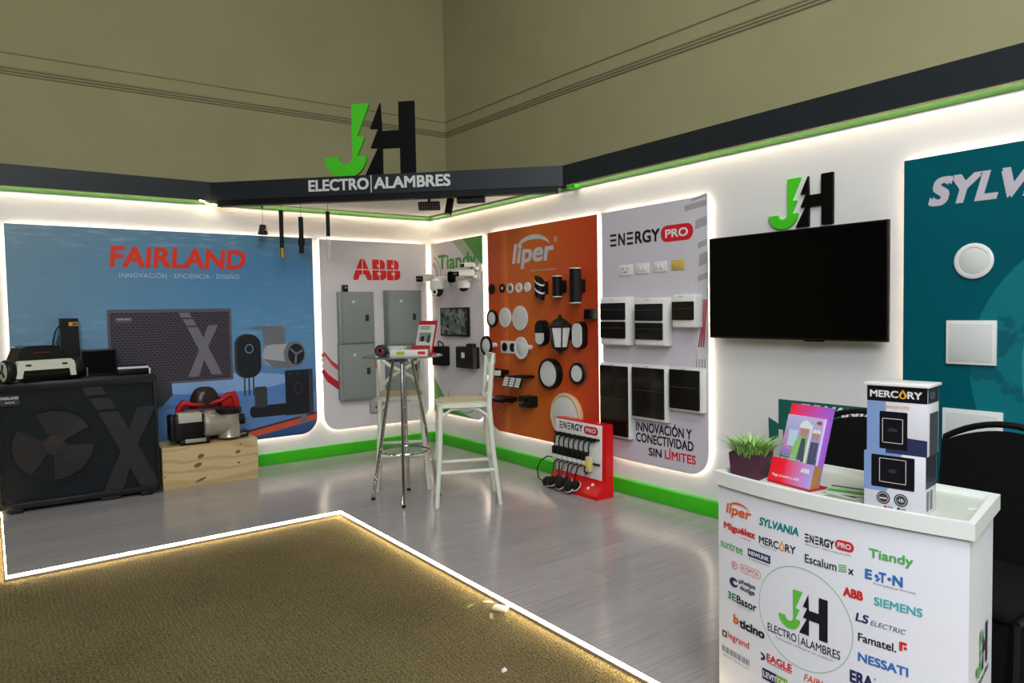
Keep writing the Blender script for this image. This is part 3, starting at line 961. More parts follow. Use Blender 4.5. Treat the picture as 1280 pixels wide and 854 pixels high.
t = disc_lamp('round_bulkhead', 'smaller round black ringed wall lamp below the oblong white lamp', 2.362, .889, .088, .04, black, opal, .80)
MB().lathe([(.088, .010), (.093, .014), (.093, .020), (.088, .020), (.088, .010)], grey_m, 'y').build('trim_ring', t)
t = disc_lamp('round_ceiling_lamp', 'big cream round lamp at the bottom of the orange panel behind the red stand', 2.215, .530, .188, .045, mat('cream_rim', '#d9bd94', .5), opal, .88)


def stem_lamp(label, u, z, w, r, rim_m):
    t = thing('stem_downlight', label, 'lamp', *onB(u, z), group=LG)
    MB().cyl((0, 0, 0), (0, -w + .01, 0), .022, white, .034).build('stem', t)
    MB().lathe([(r * .6, w - .02), (r, w - .012), (r, w), (r * .74, w + .002), (r * .72, w - .004), (0, w - .004)], rim_m, 'y').build('rim', t)
    MB().lathe([(r * .71, w - .003), (r * .6, w + .003), (0, w + .004)], opal, 'y').build('diffuser', t)


stem_lamp('black ringed round downlight standing off the orange panel edge above the stool back', 1.20, 1.085, .117, .093, black)
stem_lamp('white ringed round downlight standing off the orange panel over the double spotlight', 1.735, 1.080, .12, .096, white)
t = thing('double_spotlight', 'white rectangular plate with two black round spots on the orange panel', 'lamp', *onB(1.42, 1.072), group=LG)
MB().box((0, -.006, 0), (.26, .012, .115), white, .003).build('plate', t)
for dx in (-.065, .055):
    MB().lathe([(.040, .011), (.040, .016), (.03, .014), (.012, .0125), (0, .0125)], black, 'y', (dx, 0, 0)).build('spot', t)


def tube_lamp(label, u, z, r, hgt, wo, edge):
    t = thing('up_down_wall_lamp', label, 'lamp', *onB(u, z), group=LG)
    MB().b2(-.028, .028, -.05, 0, -.05, .05, black_m, .003).build('bracket', t)
    MB().lathe([(0, -hgt / 2), (r, -hgt / 2), (r, hgt / 2), (r * .9, hgt / 2), (r * .9, hgt / 2 - .01), (0, hgt / 2 - .01)], black_m, 'z', (0, -wo, 0)).build('tube', t)
    mb = MB()
    for zz in ((-hgt / 2 - .001, -hgt / 2 + .006), (hgt / 2 - .006, hgt / 2 + .001)):
        mb.lathe([(r * .9, zz[0]), (r * 1.02, zz[0]), (r * 1.02, zz[1]), (r * .9, zz[1])], white, 'z', (0, -wo, 0))
    mb.build('end_ring', t)
    return t


tube_lamp('short black cylinder wall lamp between the slanted and the tall one on orange', 2.19, 1.599, .040, .172, .078, True)
tube_lamp('tallest black cylinder wall lamp with white end rings on the orange panel', 2.418, 1.597, .047, .278, .085, True)
t = thing('slanted_wall_lamp', 'slanted black wall lamp with two white diagonal bands on the orange panel', 'lamp', *onB(1.955, 1.597), group=LG)
MB().b2(-.03, .03, -.05, 0, -.052, .052, black_m, .003).build('bracket', t)
def slanted(z0a, z1a, r, m_):
    n = 24
    vv, ff = [], []
    for zc in (z0a, z1a):
        for j in range(n):
            a = 2 * PI * j / n
            x, y = r * math.cos(a), r * math.sin(a)
            vv.append((x, -.075 + y, zc - x * .75))
    for j in range(n):
        ff.append([j, (j + 1) % n, n + (j + 1) % n, n + j])
    ff += [list(range(n))[::-1], [n + j for j in range(n)]]
    return MB().add(vv, ff, m_, True)
slanted(-.075, .072, .042, black_m).build('tube', t)
mb = slanted(-.026, -.010, .0428, white)
m2 = slanted(.042, .056, .0428, white)
mb.add(m2.v, m2.f, white, True)
mb.build('diagonal_band', t)['label'] = 'white diagonal light slots'
t = thing('cube_wall_lamp', 'small black cube wall lamp at the edge of the orange panel', 'lamp', *onB(2.545, 1.369), group=LG)
MB().box((0, -.042, 0), (.075, .084, .082), black_m, .004).build('body', t)
MB().b2(-.03, .03, -.0855, -.084, -.03, .03, black_g).build('lens', t)


def oblong(label, u, z, top_m):
    t = thing('oblong_bulkhead', label, 'lamp', *onB(u, z), group=LG)
    MB().prism(rrect(-.064, .064, -.108, .108, [.06] * 4), -.055, 0, black, smooth=True).build('body', t)
    MB().prism(rrect(-.054, .054, -.098, .098, [.052] * 4), -.064, -.054, opal, smooth=True).build('diffuser', t)
    if top_m:
        MB().prism(rrect(-.0545, .0545, .0, .0985, [0, 0, .052, .052]), -.0665, -.053, black, smooth=True).build('eyelid', t)


oblong('oblong wall lamp with a black upper half left of the lantern on orange', 1.925, 1.212, True)
oblong('oblong white faced wall lamp with black surround right of the lantern on orange', 2.400, 1.200, None)
t = thing('wall_lantern', 'black carriage lantern with clear white panes in the middle of the orange panel', 'lamp', *onB(2.24, 1.065), group=LG)
def hexring(r, z, n=6):
    return [(r * math.cos(2 * PI * i / n + PI / 6), -.1 + r * math.sin(2 * PI * i / n + PI / 6), z) for i in range(n)]
def hexloft(rs, m_, caps=True):
    mb = MB(); n = 6; vv = []; ff = []
    for r, z in rs: vv += hexring(r, z)
    for i in range(len(rs) - 1):
        for j in range(n): ff.append([i * n + j, i * n + (j + 1) % n, (i + 1) * n + (j + 1) % n, (i + 1) * n + j])
    if caps: ff += [list(range(n))[::-1], [(len(rs) - 1) * n + j for j in range(n)]]
    return mb.add(vv, ff, m_)
hexloft([(.104, .205), (.108, .212), (.06, .255), (.022, .275), (.012, .30), (.002, .305)], mat('bronze_black_metal', '#1b1714', .45)).build('roof', t)
hexloft([(.010, -.012), (.018, .0), (.05, .018), (.062, .032)], black_m).build('base', t)
hexloft([(.058, .032), (.090, .205)], opal).build('pane', t)
mb = MB()
for a, b in zip(hexring(.061, .03), hexring(.094, .207)):
    mb.tube([a, b], .006, black_m, 6)
for rr, zz in ((.061, .034), (.094, .204)):
    mb.tube(hexring(rr, zz), .006, black_m, 6, closed=True)
mb.build('frame', t)
MB().b2(-.035, .035, -.03, 0, .10, .20, black_m, .003).build('wall_plate', t)
MB().tube([(0, -.02, .15), (0, -.02, .23), (0, -.06, .25)], .008, black_m, 8).build('bracket_arm', t)

t = thing('sensor_floodlight', 'small black twin-head floodlight with white lenses on orange beside the stool back', 'lamp', *onB(1.30, .842), group=LG)
MB().b2(-.10, .10, -.04, 0, -.02, .02, black, .004).build('mount', t)
for dx, dz in ((-.06, .0), (.06, -.01)):
    T = Matrix.Translation((dx, -.08, dz)) @ Matrix.Rotation(.25, 4, 'Z') @ Matrix.Rotation(-.2, 4, 'X')
    hd = MB().box((0, 0, 0), (.10, .055, .07), black, .006, T).build('head', t)
    MB().box((0, -.028, 0), (.075, .004, .046), opal, .001, T).build('lens', hd)
t = thing('solar_street_lamp', 'black solar street lamp with white chip panels sticking out of the orange panel', 'lamp', *onB(1.72, .80), group=LG)
MB().b2(-.12, .06, -.17, 0, .015, .035, black, .004).build('solar_slab', t)
for i in range(3):
    T = Matrix.Translation((-.10 + i * .085, -.19, -.018)) @ Matrix.Rotation(-.35, 4, 'X')
    mod = MB().box((0, 0, 0), (.075, .02, .088), black, .003, T).build('lamp_module', t)
    mb = MB()
    for r_ in range(4):
        mb.b2(-.033, .033, -.0125, -.0095, -.04 + r_ * .021, -.024 + r_ * .021, opal, 0, T)
    mb.build('chip_grid', mod)
t = thing('flat_floodlight', 'flat black floodlight jutting out like a shelf low on the orange panel', 'lamp', *onB(1.42, .592), group=LG)
MB().box((-.02, -.11, .012), (.28, .20, .034), black, .006).build('body', t)
MB().b2(-.05, .05, -.03, 0, -.03, .03, black_m, .003).build('bracket', t)
t = thing('block_wall_lamp', 'rounded black block wall lamp low on the orange panel', 'lamp', *onB(1.74, .607), group=LG)
MB().prism(rrect(-.075, .075, -.048, .048, [.012] * 4, 4), -.10, 0, mat('dark_green_black', '#0c1412', .4), smooth=True).build('body', t)
MB().b2(-.06, .06, -.1035, -.099, -.035, .035, black_g, .001).build('lens', t)

# ------------------------------------------------------------------ Sylvania panel lights
SG = 'white panel lights on the teal panel'
t = thing('round_panel_light', 'round white panel light on the dark teal panel', 'lamp', *onB(5.195, 1.608), group=SG)
MB().lathe([(.084, 0), (.086, .010), (.080, .014), (.066, .014), (.066, .011), (0, .011)], white2, 'y', n=40).build('rim', t)
MB().lathe([(.0655, .0112), (.062, .0135), (0, .0135)], opal, 'y', n=40).build('diffuser', t)
t = thing('square_panel_light', 'square white panel light in the middle of the teal panel', 'lamp', *onB(5.187, 1.105), group=SG)
MB().box((0, -.007, .108), (.218, .014, .216), white2, .003).build('frame', t)
MB().box((0, -.014, .108), (.186, .004, .184), opal, .001).build('diffuser', t)
dup(t, (0, -5.195, .625), -PI / 2, 'square white panel light low on the teal panel, half hidden behind the black chair')['label']
bpy.data.objects['square_panel_light.001'].scale = (1.2, 1, 1.2)

# ------------------------------------------------------------------ breaker boxes and switch plates on the lavender panel
DG = 'breaker boxes on the lavender panel'
smoke = mat('smoked_window', '#15120f', .12, spec=.5)


def breaker(label, u0, u1, z0, z1, d, doors):
    t = thing('breaker_box', label, 'breaker box', *onB((u0 + u1) / 2, z0), group=DG)
    c = (u0 + u1) / 2
    hh = z1 - z0
    MB().box((0, -d / 2, hh / 2), (u1 - u0, d, hh), white, .010).build('body', t)
    MB().box((0, -d - .003, hh / 2), ((u1 - u0) * .94, .006, hh * .95), white2, .003).build('cover', t)
    for a, b, y0, y1 in doors:
        f = MB().prism(rrect(a - c, b - c, y0 - z0, y1 - z0, [.006] * 4, 3), -d - .016, -d - .006, smoke, smooth=True).build('door', t)
        f['label'] = 'smoked transparent door'
        MB().b2(a - c + .01, b - c - .01, -d - .018, -d - .016, (y0 + y1) / 2 - z0 + .012, (y0 + y1) / 2 - z0 + .018, mat('smoked_rib', '#3a3430', .25)).build('door_rib', f)
    MB().text('EnergyPRO', -.04, .0, hh - .020, hh - .011, -d - .0065, black_p).build('badge', t)
    return t


breaker('white two-row breaker box at the left of the upper row on the lavender panel', 2.693, 2.977, 1.135, 1.493, .08, [(2.706, 2.960, 1.326, 1.450), (2.706, 2.960, 1.188, 1.312)])
breaker('white two-row breaker box in the middle of the upper row on the lavender panel', 3.047, 3.335, 1.140, 1.480, .08, [(3.062, 3.315, 1.320, 1.438), (3.062, 3.315, 1.186, 1.304)])
breaker('small white one-row breaker box at the right of the upper row', 3.395, 3.590, 1.272, 1.496, .08, [(3.403, 3.583, 1.325, 1.448)])
breaker('tall white breaker box with one long smoked door behind the red stand', 2.650, 2.962, .432, .998, .05, [(2.664, 2.952, .452, .978)])
breaker('medium white breaker box with a large smoked door in the middle of the lower row', 2.985, 3.315, .598, 1.002, .05, [(2.998, 3.298, .622, .980)])
breaker('shorter white breaker box with a smoked door at the right of the lower row', 3.338, 3.620, .698, 1.002, .05, [(3.350, 3.604, .716, .984)])
SWG = 'socket and switch plates on the lavender panel'
for i, (u, z, w_, h_, m_, lab, kind) in enumerate(((2.888, 1.693, .138, .080, white, 'white socket plate, first in the row under the ENERGY lettering', 'socket'), (3.055, 1.697, .130, .076, white, 'white two-rocker switch plate, second in the row under ENERGY', 'sw'),
                                         (3.222, 1.700, .124, .073, white, 'white switch plate, third in the row next to the gold plate', 'sw'), (3.383, 1.703, .112, .068, mat('gold_plate', '#c9ae5c', .35), 'gold coloured switch plate at the end of the row', 'sw'))):
    t = thing('switch_plate', lab, 'switch plate', *onB(u, z - h_ / 2), group=SWG)
    MB().box((0, -.004, h_ / 2), (w_, .008, h_), m_, .003).build('plate', t)
    if kind == 'socket':
        mb = MB()
        for dx in (-.03, -.018, .018, .03):
            mb.b2(dx - .002, dx + .002, -.0088, -.008, h_ * .55, h_ * .72, black_p)
        mb.b2(-.02, .02, -.0088, -.008, h_ * .3, h_ * .36, black_p)
        mb.build('socket_slots', t)
    else:
        for dx in (-.018, .018):
            MB().box((dx, -.010, h_ / 2), (.026, .006, h_ * .45), m_, .002).build('rocker', t)

# ------------------------------------------------------------------ security cameras, monitor, black boxes on the Tiandy panel
CG = 'security cameras on the pale panel'


def bullet(label, u, z, ln, rz, m_body, r=.036, dz=0):
    t = thing('bullet_camera', label, 'security camera', *onB(u, z), group=CG)
    MB().lathe([(.045, 0), (.045, .012), (.03, .02), (0, .02)], white, 'y').build('base', t)
    MB().tube([(0, -.015, 0), (0, -.05, -.005), (0, -.075, .02)], .012, white, 8).build('arm', t)
    T = Matrix.Translation((0, -.07, .03)) @ Matrix.Rotation(rz, 4, 'Z') @ Matrix.Rotation(.06, 4, 'X')
    MB().prism(rrect(-r, r, -r * .9, r * .9, [r * .5] * 4), -ln, 0, m_body, T, True).build('body', t)
    MB().prism(rrect(-r * 1.1, r * 1.1, r * .7, r * 1.15, [.005] * 4, 3), -ln - .03, -.02, white2, T).build('sun_hood', t)
    f = MB().prism(rrect(-r * 1.0, r * 1.0, -r * .9, r * .9, [r * .45] * 4), -ln - .02, -ln, black_g, T).build('lens_plate', t)
    mb = MB()
    for dx in (-r * .45, r * .45):
        mb.lathe([(r * .3, ln + .019), (r * .25, ln + .023), (0, ln + .023)], grey_m, 'y', (dx, 0, 0), 12, T)
    mb.build('lens', f)
    return t


bullet('white bullet camera reaching out nearest the wall corner', .14, 1.735, .20, .45, white)
bullet('white bullet camera under the Tiandy lettering pointing along the panel', .93, 1.745, .20, .15, white, .030)
bullet('upper white bullet camera overlapping the Tiandy lettering end', .965, 1.822, .12, -.1, white, .020)
t = thing('ptz_camera', 'white speed dome camera with a black ball hanging under its bracket', 'security camera', *onB(.40, 1.70), group=CG)
MB().box((0, -.01, .02), (.07, .02, .10), white, .004).build('wall_plate', t)
MB().tube([(0, -.01, .03), (0, -.07, .055), (0, -.13, .05), (0, -.15, .03)], .022, white, 10).build('arm', t)
MB().lathe([(.0, .055), (.035, .05), (.07, .02), (.075, -.02), (.075, -.06), (.06, -.065), (0, -.065)], white, 'z', (0, -.15, 0)).build('housing', t)
MB().lathe([(.062, -.06), (.062, -.09), (.045, -.125), (.02, -.138), (0, -.14)], black_g, 'z', (0, -.15, 0)).build('ball', t)
MB().lathe([(.018, .050), (.030, .058), (.034, .060), (.026, .066), (.018, .064), (.018, .050)], white2, 'y', (0, 0, 0), 20, Matrix.Translation((0, -.15, -.092)) @ Matrix.Rotation(.55, 4, 'Z')).build('lens_ring', t)
t = thing('turret_camera', 'small white camera with a round black face between the speed dome and bullet cameras', 'security camera', *onB(.635, 1.750), group=CG)
MB().lathe([(.05, 0), (.05, .02), (.04, .05), (0, .05)], white, 'y').build('base', t)
TC = Matrix.Translation((0, -.10, 0)) @ Matrix.Rotation(.5, 4, 'Z')
MB().lathe([(.0, -.06), (.045, -.05), (.056, 0), (.052, .035), (0, .035)], white, 'y', T=TC).build('housing', t)
MB().prism(rrect(-.044, .044, -.056, .056, [.025] * 4), -.046, -.034, black_g, TC).build('lens_plate', t)
t = thing('dome_camera', 'white dome camera hanging below the bullet camera at the panel side', 'security camera', *onB(.80, 1.655), group=CG)
MB().tube([(0, 0, .06), (0, -.06, .06), (0, -.09, .05)], .014, white, 8).build('arm', t)
MB().lathe([(0, .06), (.055, .052), (.065, .02), (.06, -.02), (.0, -.02)], white, 'z', (0, -.09, 0)).build('housing', t)
MB().lathe([(.046, -.019), (.04, -.04), (.02, -.052), (0, -.054)], black_g, 'z', (0, -.09, 0)).build('dome', t)


def cctv_mat():
    m = mat('cctv_picture', '#39433c', .2, emit='#4a5a50', estr=0.0)
    nt, b = nodes_of(m)
    tc = nt.nodes.new('ShaderNodeTexCoord')
    v = nt.nodes.new('ShaderNodeTexVoronoi'); v.inputs['Scale'].default_value = 26
    nt.links.new(tc.outputs['Object'], v.inputs['Vector'])
    r = nt.nodes.new('ShaderNodeValToRGB'); nt.links.new(v.outputs['Color'], r.inputs['Fac'])
    e = r.color_ramp.elements
    e[0].position = .2; e[0].color = (.008, .010, .009, 1); e[1].position = .95; e[1].color = (.10, .12, .10, 1)
    nt.links.new(r.outputs['Color'], b.inputs['Base Color']); nt.links.new(r.outputs['Color'], b.inputs['Emission Color'])
    b.inputs['Emission Strength'].default_value = .5
    return m


t = thing('wall_monitor', 'small black monitor showing a dim surveillance picture on the pale panel', 'monitor', *onB(.510, 1.158))
MB().box((0, -.018, .145), (.515, .036, .29), black, .004).build('frame', t)
MB().b2(-.243, .243, -.0372, -.036, .018, .275, cctv_mat()).build('screen', t)
t = thing('recorder_box', 'black equipment box with a looped cable on top left of the pair under the monitor', 'equipment box', *onB(.275, .848))
MB().box((0, -.05, .10), (.20, .10, .20), black, .008).build('body', t)
MB().tube([(-.04, -.05, .20), (-.05, -.05, .24), (-.01, -.06, .255), (.02, -.05, .235), (.06, -.06, .235), (.06, -.05, .20)], .007, black, 6).build('cable_loop', t)
t = thing('recorder_box', 'wider black equipment box with a small white sticker under the monitor', 'equipment box', *onB(.775, .848))
MB().box((0, -.045, .105), (.30, .09, .21), black, .008).build('body', t)
MB().b2(-.045, .015, -.0908, -.09, .10, .155, white).build('sticker', t)
MB().box((.06, -.04, .225), (.10, .06, .035), black, .01).build('clamp', t)

# ------------------------------------------------------------------ grey electrical cabinets on the ABB panel
KG = 'grey electrical cabinets on the pale grey panel'
cab = mat('grey_green_enamel', '#7f8985', .5, var=.03)
cab2 = mat('grey_green_enamel_door', '#868f8b', .45, var=.03)


def cabinet(label, x0, x1, z0, z1, handle_z):
    t = thing('electrical_cabinet', label, 'cabinet', *onA((x0 + x1) / 2, z0), group=KG)
    w_, hh = x1 - x0, z1 - z0
    MB().box((0, -.05, hh / 2), (w_, .10, hh), cab, .003).build('body', t)
    d = MB().box((.005, -.103, hh / 2), (w_ * .95, .008, hh * .96), cab2, .003).build('door', t)
    MB().box((w_ * .27, -.110, handle_z - z0), (.035, .012, .065), mat('dark_latch', '#2e302e', .5), .003).build('latch', d)
    MB().b2(-.06, -.03, -.1078, -.107, hh * .78, hh * .83, silverp).build('plate_label', d)
    for zz in (.15, .85):
        MB().cyl((-w_ * .47, -.108, hh * zz - .03), (-w_ * .47, -.108, hh * zz + .03), .006, cab, n=10).build('hinge', d)


cabinet('grey cabinet at upper left under the red A, with a small black box on top', -1.065, -.712, 1.108, 1.620, 1.36)
cabinet('grey cabinet at lower left above the socket on the pale grey panel', -1.072, -.708, .552, 1.104, .83)
cabinet('grey cabinet at upper right under the last red B', -.560, -.170, 1.072, 1.636, 1.36)
cabinet('grey cabinet at lower right partly behind the white stool back', -.560, -.172, .552, 1.068, .83)
t = thing('alarm_box', 'tiny black box standing on the upper left grey cabinet', 'device', (-1.0, -.06, 1.62))
MB().box((0, 0, .034), (.05, .05, .068), black, .005).build('body', t)
MB().b2(-.012, .012, -.027, -.025, .03, .05, grey_m).build('lens', t)
t = thing('wall_socket', 'small grey socket box low on the pale grey panel beside the stool', 'socket', *onA(-.665, .395))
MB().box((0, -.02, .05), (.16, .04, .10), mat('grey_box', '#a8a39b', .5), .004).build('body', t)
mb = MB()
for dx in (-.02, .01, .04, .06):
    mb.b2(dx - .008, dx + .008, -.0412, -.04, .04, .062, black_p)
mb.build('outlets', t)

# ------------------------------------------------------------------ lamps hanging from the diagonal beam
def pend(name, label, s, c, parts):
    x, y = (c + s * 2 ** .5) / 2, (c - s * 2 ** .5) / 2
    t = thing(name, label, 'lamp', (x, y, 2.425), 0, 'hanging lamps under the diagonal beam')
    parts(t)


brass = mat('brass', '#b8862c', .3, .8)


def p1(t):
    MB().cyl((0, 0, -.06), (0, 0, 0), .012, black_m, n=12).build('canopy', t)
    MB().tube([(0, 0, -.06), (0, 0, -.215)], .0022, mat('clear_cord', '#8f8578', .5), 6).build('cord', t)
    MB().lathe([(.012, -.205), (.028, -.21), (.030, -.232), (.044, -.29), (.046, -.295), (.03, -.295), (0, -.28)], black, 'z').build('shade', t)
    MB().lathe([(.018, .030), (.012, .034), (0, .034)], white2, 'y', (0.004, 0, -.262), 14).build('eye', t)


def p2(t):
    MB().tube([(0, 0, 0), (0, 0, -.09)], .002, black_m, 6).build('cord', t)
    MB().lathe([(0, -.085), (.019, -.087), (.018, -.42), (0, -.42)], black_m, 'z').build('tube', t)
    MB().lathe([(.0, -.42), (.0155, -.42), (.0155, -.505), (0, -.505)], brass, 'z').build('brass_tip', t)


def p3(t):
    MB().tube([(0, 0, 0), (0, 0, -.155)], .002, black_m, 6).build('cord', t)
    MB().lathe([(0, -.15), (.021, -.152), (.021, -.34), (.029, -.345), (.029, -.40), (.021, -.405), (.021, -.472), (0, -.472)], black_m, 'z').build('tube', t)


def p4(t):
    MB().tube([(0, 0, 0), (0, 0, -.11)], .002, black_m, 6).build('cord', t)
    MB().lathe([(0, -.108), (.017, -.11), (.017, -.33), (0, -.33)], black_m, 'z').build('tube', t)
    MB().lathe([(.016, -.33), (.021, -.34), (.021, -.535), (.014, -.54), (.0, -.54)], glass('clear_glass', (.95, .97, .96), .03, .10), 'z').build('glass_tube', t)


pend('pendant_lamp', 'tiny black bell pendant lamp, leftmost hanging under the diagonal beam', -1.165, -1.975, p1)
pend('pendant_lamp', 'slim black tube pendant lamp with a gold tip', -.988, -1.975, p2)
pend('pendant_lamp', 'thick plain black tube pendant lamp hanging lower than the others beside the gold tipped one', -.803, -1.975, p3)
pend('pendant_lamp', 'short black tube pendant lamp ending in clear glass above the pale grey panel', -.55, -1.975, p4)
t = thing('track_floodlight', 'flat black honeycomb floodlight under the soffit near the stand corner', 'lamp', (-.705, -1.225, 2.425), RZD + .1)
MB().cyl((0, 0, -.06), (0, 0, 0), .012, black_m, n=12).build('stem', t)
T = Matrix.Translation((0, 0, -.095)) @ Matrix.Rotation(.5, 4, 'X')
bd = MB().box((0, 0, 0), (.19, .03, .075), black, .006, T).build('body', t)
mb = MB()
for i in range(8):
    for j in range(3):
        mb.box((-.08 + i * .0228, -.016, -.024 + j * .024), (.016, .004, .017), grey_m if False else mat('dark_cell', '#5a5a5c', .25), 0, T)
mb.build('honeycomb', bd)
t = thing('track_spotlight', 'tilted black cylinder spotlight under the soffit beside the honeycomb floodlight', 'lamp', (-.525, -1.275, 2.425), RZD)
MB().cyl((0, 0, -.04), (0, 0, 0), .012, black_m, n=12).build('stem', t)
MB().cyl((.008, 0, -.025), (-.010, -.035, -.165), .033, black_m, n=24).build('barrel', t)
MB().cyl((-.0098, -.0347, -.164), (-.0105, -.0362, -.170), .024, opal, n=20).build('lens', t)
t = thing('junction_box', 'flat black box mounted behind the lower rail of the diagonal beam', 'box', (-.495, -1.57, 2.425), RZD)
MB().box((0, 0, -.05), (.235, .07, .095), black_m, .004).build('body', t)
MB().b2(-.11, .11, -.037, -.035, -.09, -.03, dark).build('cover', t)


# ------------------------------------------------------------------ heat pump
def holes_mat():
    m = mat('perforated_black_grille', '#222428', .42, spec=.35)
    nt, b = nodes_of(m)
    tc = nt.nodes.new('ShaderNodeTexCoord')
    mp = nt.nodes.new('ShaderNodeMapping'); mp.inputs['Rotation'].default_value = (PI / 2, 0, 0)
    nt.links.new(tc.outputs['Object'], mp.inputs['Vector'])
    br = nt.nodes.new('ShaderNodeTexBrick')
    br.inputs['Brick Width'].default_value = .030; br.inputs['Row Height'].default_value = .0135
    br.inputs['Mortar Size'].default_value = .0021; br.inputs['Scale'].default_value = 1; br.inputs['Mortar Smooth'].default_value = .0
    br.inputs['Color1'].default_value = (0, 0, 0, 1); br.inputs['Color2'].default_value = (0, 0, 0, 1); br.inputs['Mortar'].default_value = (1, 1, 1, 1)
    nt.links.new(mp.outputs['Vector'], br.inputs['Vector'])
    tr = nt.nodes.new('ShaderNodeBsdfTransparent')
    mx = nt.nodes.new('ShaderNodeMixShader')
    nt.links.new(br.outputs['Color'], mx.inputs[0]); nt.links.new(tr.outputs[0], mx.inputs[1]); nt.links.new(b.outputs[0], mx.inputs[2])
    nt.links.new(mx.outputs[0], nt.nodes['Material Output'].inputs[0])
    return m


t = thing('heat_pump', 'big black pool heat pump with a grey X on its grille by the blue panel', 'heat pump', (-3.295, -.43, 0), -.045)
hpb = mat('graphite_sheet', '#0f1013', .45, spec=.35)
mb = MB()
W2 = .52
mb.b2(-W2, W2, .36, .375, .03, .945, hpb)
mb.b2(-W2, -W2 + .02, 0.0, .36, .03, .945, hpb, .004)
mb.b2(W2 - .02, W2, 0.0, .36, .03, .945, hpb, .004)
mb.b2(-W2, W2, 0.0, .37, .895, .95, mat('graphite_top', '#1b1d20', .4), .008)
mb.b2(-W2, W2, 0.0, .37, .03, .075, hpb, .006)
mb.build('casing', t)
MB().b2(-W2 + .02, W2 - .02, .012, .016, .07, .90, holes_mat()).build('grille', t)
mb = MB()
xlogo(mb, .275, -.01, 1.0, .0105, mat('charcoal_x', '#27292d', .45))
mb.build('x_emblem', t)['label'] = 'charcoal X emblem with two blocks'
mb = MB()
for k in range(3):
    a0 = k * 2 * PI / 3 + .5
    vv = []
    ff = []
    n = 10
    for i in range(n + 1):
        a = a0 + 1.5 * i / n
        for r in (.06, .255):
            vv.append((r * math.cos(a), .045 + .035 * (i / n - .5), r * math.sin(a)))
    for i in range(n):
        ff.append([2 * i, 2 * i + 1, 2 * i + 3, 2 * i + 2])
    mb.add(vv, ff, mat('fan_blade_grey', '#4d4a46', .4), True, Matrix.Translation((-.175, 0, .465)))
mb.build('fan_blade', t)
MB().lathe([(.07, -.09), (.07, -.03), (.05, -.024), (0, -.024)], mat('fan_hub', '#5d5148', .4), 'y', (-.175, 0, .465)).build('fan_hub', t)
MB().b2(-W2 + .02, W2 - .02, .11, .13, .075, .895, mat('teal_coil_fins', '#0f2429', .4, .3, bump=.5, bscale=200)).build('coil', t)
MB().lathe([(.285, -.03), (.285, -.10), (.275, -.10), (.275, -.03), (.285, -.03)], hpb, 'y', (-.175, 0, .465), 40).build('fan_shroud', t)
mb = MB()
mb.b2(-.487, -.372, .006, .013, .79, .86, mat('silver_badge_plate', '#3b3c40', .35))
mb.text('FAIRLAND', -.482, -.377, .832, .850, .005, white_p, .02)
mb.text('INVERTER', -.455, -.400, .803, .815, .005, white_p)
mb.build('badge', t)['label'] = 'grey name badge with white lettering'
for sx in (-.42, .42):
    MB().b2(sx - .04, sx + .04, .0, .36, 0, .032, black, .004).build('foot', t)

# pool robot on the heat pump
t = thing('pool_robot', 'white and black pool cleaning robot lying on the heat pump', 'pool robot', (-3.55, -.275, .952), .34)
ow = mat('cream_shell', '#cfd3c4', .4)
prof = [(-.165, .155), (.165, .155), (.185, .14), (.195, .10), (.198, .03), (.160, .03), (.150, .085), (-.150, .085), (-.160, .03), (-.198, .03), (-.195, .10), (-.185, .14)]
MB().prism(prof, -.175, -.11, ow).build('front_shell', t)
mb = MB().b2(-.19, .19, -.11, .09, .045, .15, black, .01)
mb.build('chassis', t)
mb = MB().cyl((-.15, -.135, .052), (.15, -.135, .052), .042, black_m, n=20)
for i in range(12):
    a = i * PI / 6
    mb.b2(-.15, .15, -.004, .004, .036, .05, black, 0, Matrix.Translation((0, -.135, .052)) @ Matrix.Rotation(a, 4, 'X'))
mb.build('brush_roller', t)
for dx in (-.12, .12):
    MB().b2(dx - .018, dx + .018, -.177, -.174, .115, .128, black).build('vent', t)
MB().prism([(-.165, .14), (.165, .14), (.125, .245), (.09, .258), (-.09, .258), (-.125, .245)], -.09, .09, black_g).build('lid', t)
MB().b2(-.05, .06, -.0915, -.09, .205, .212, mat('dim_red_print', '#6a1a18', .5)).build('lid_stripe', t)
for sx in (-1, 1):
    for yy, wr in ((-.10, 1.0), (.048, .72)):
        w_ = MB().lathe([(.03 * wr, -.028), (.078 * wr, -.028), (.083 * wr, -.018), (.083 * wr, .018), (.078 * wr, .028), (.03 * wr, .028)], black, 'x', (sx * .222, yy, .084 * wr), 28).build('wheel', t)
        mb = MB().lathe([(.0, sx * .029), (.066 * wr, sx * .029), (.070 * wr, sx * .032), (.058 * wr, sx * .036), (0, sx * .036)], ow, 'x', (sx * .222, yy, .084 * wr), 28)
        for k in range(3):
            T = Matrix.Translation((sx * .222, yy, .084 * wr)) @ Matrix.Rotation(k * 2 * PI / 3 + .3, 4, 'X')
            mb.b2(sx * .034, sx * .0395, -.010 * wr, .010 * wr, .008 * wr, .052 * wr, black, 0, T)
        mb.build('hubcap', w_)
    MB().b2(sx * .20 - .006, sx * .20 + .006, -.07, .10, .03, .12, ow, .004).build('side_shell', t)

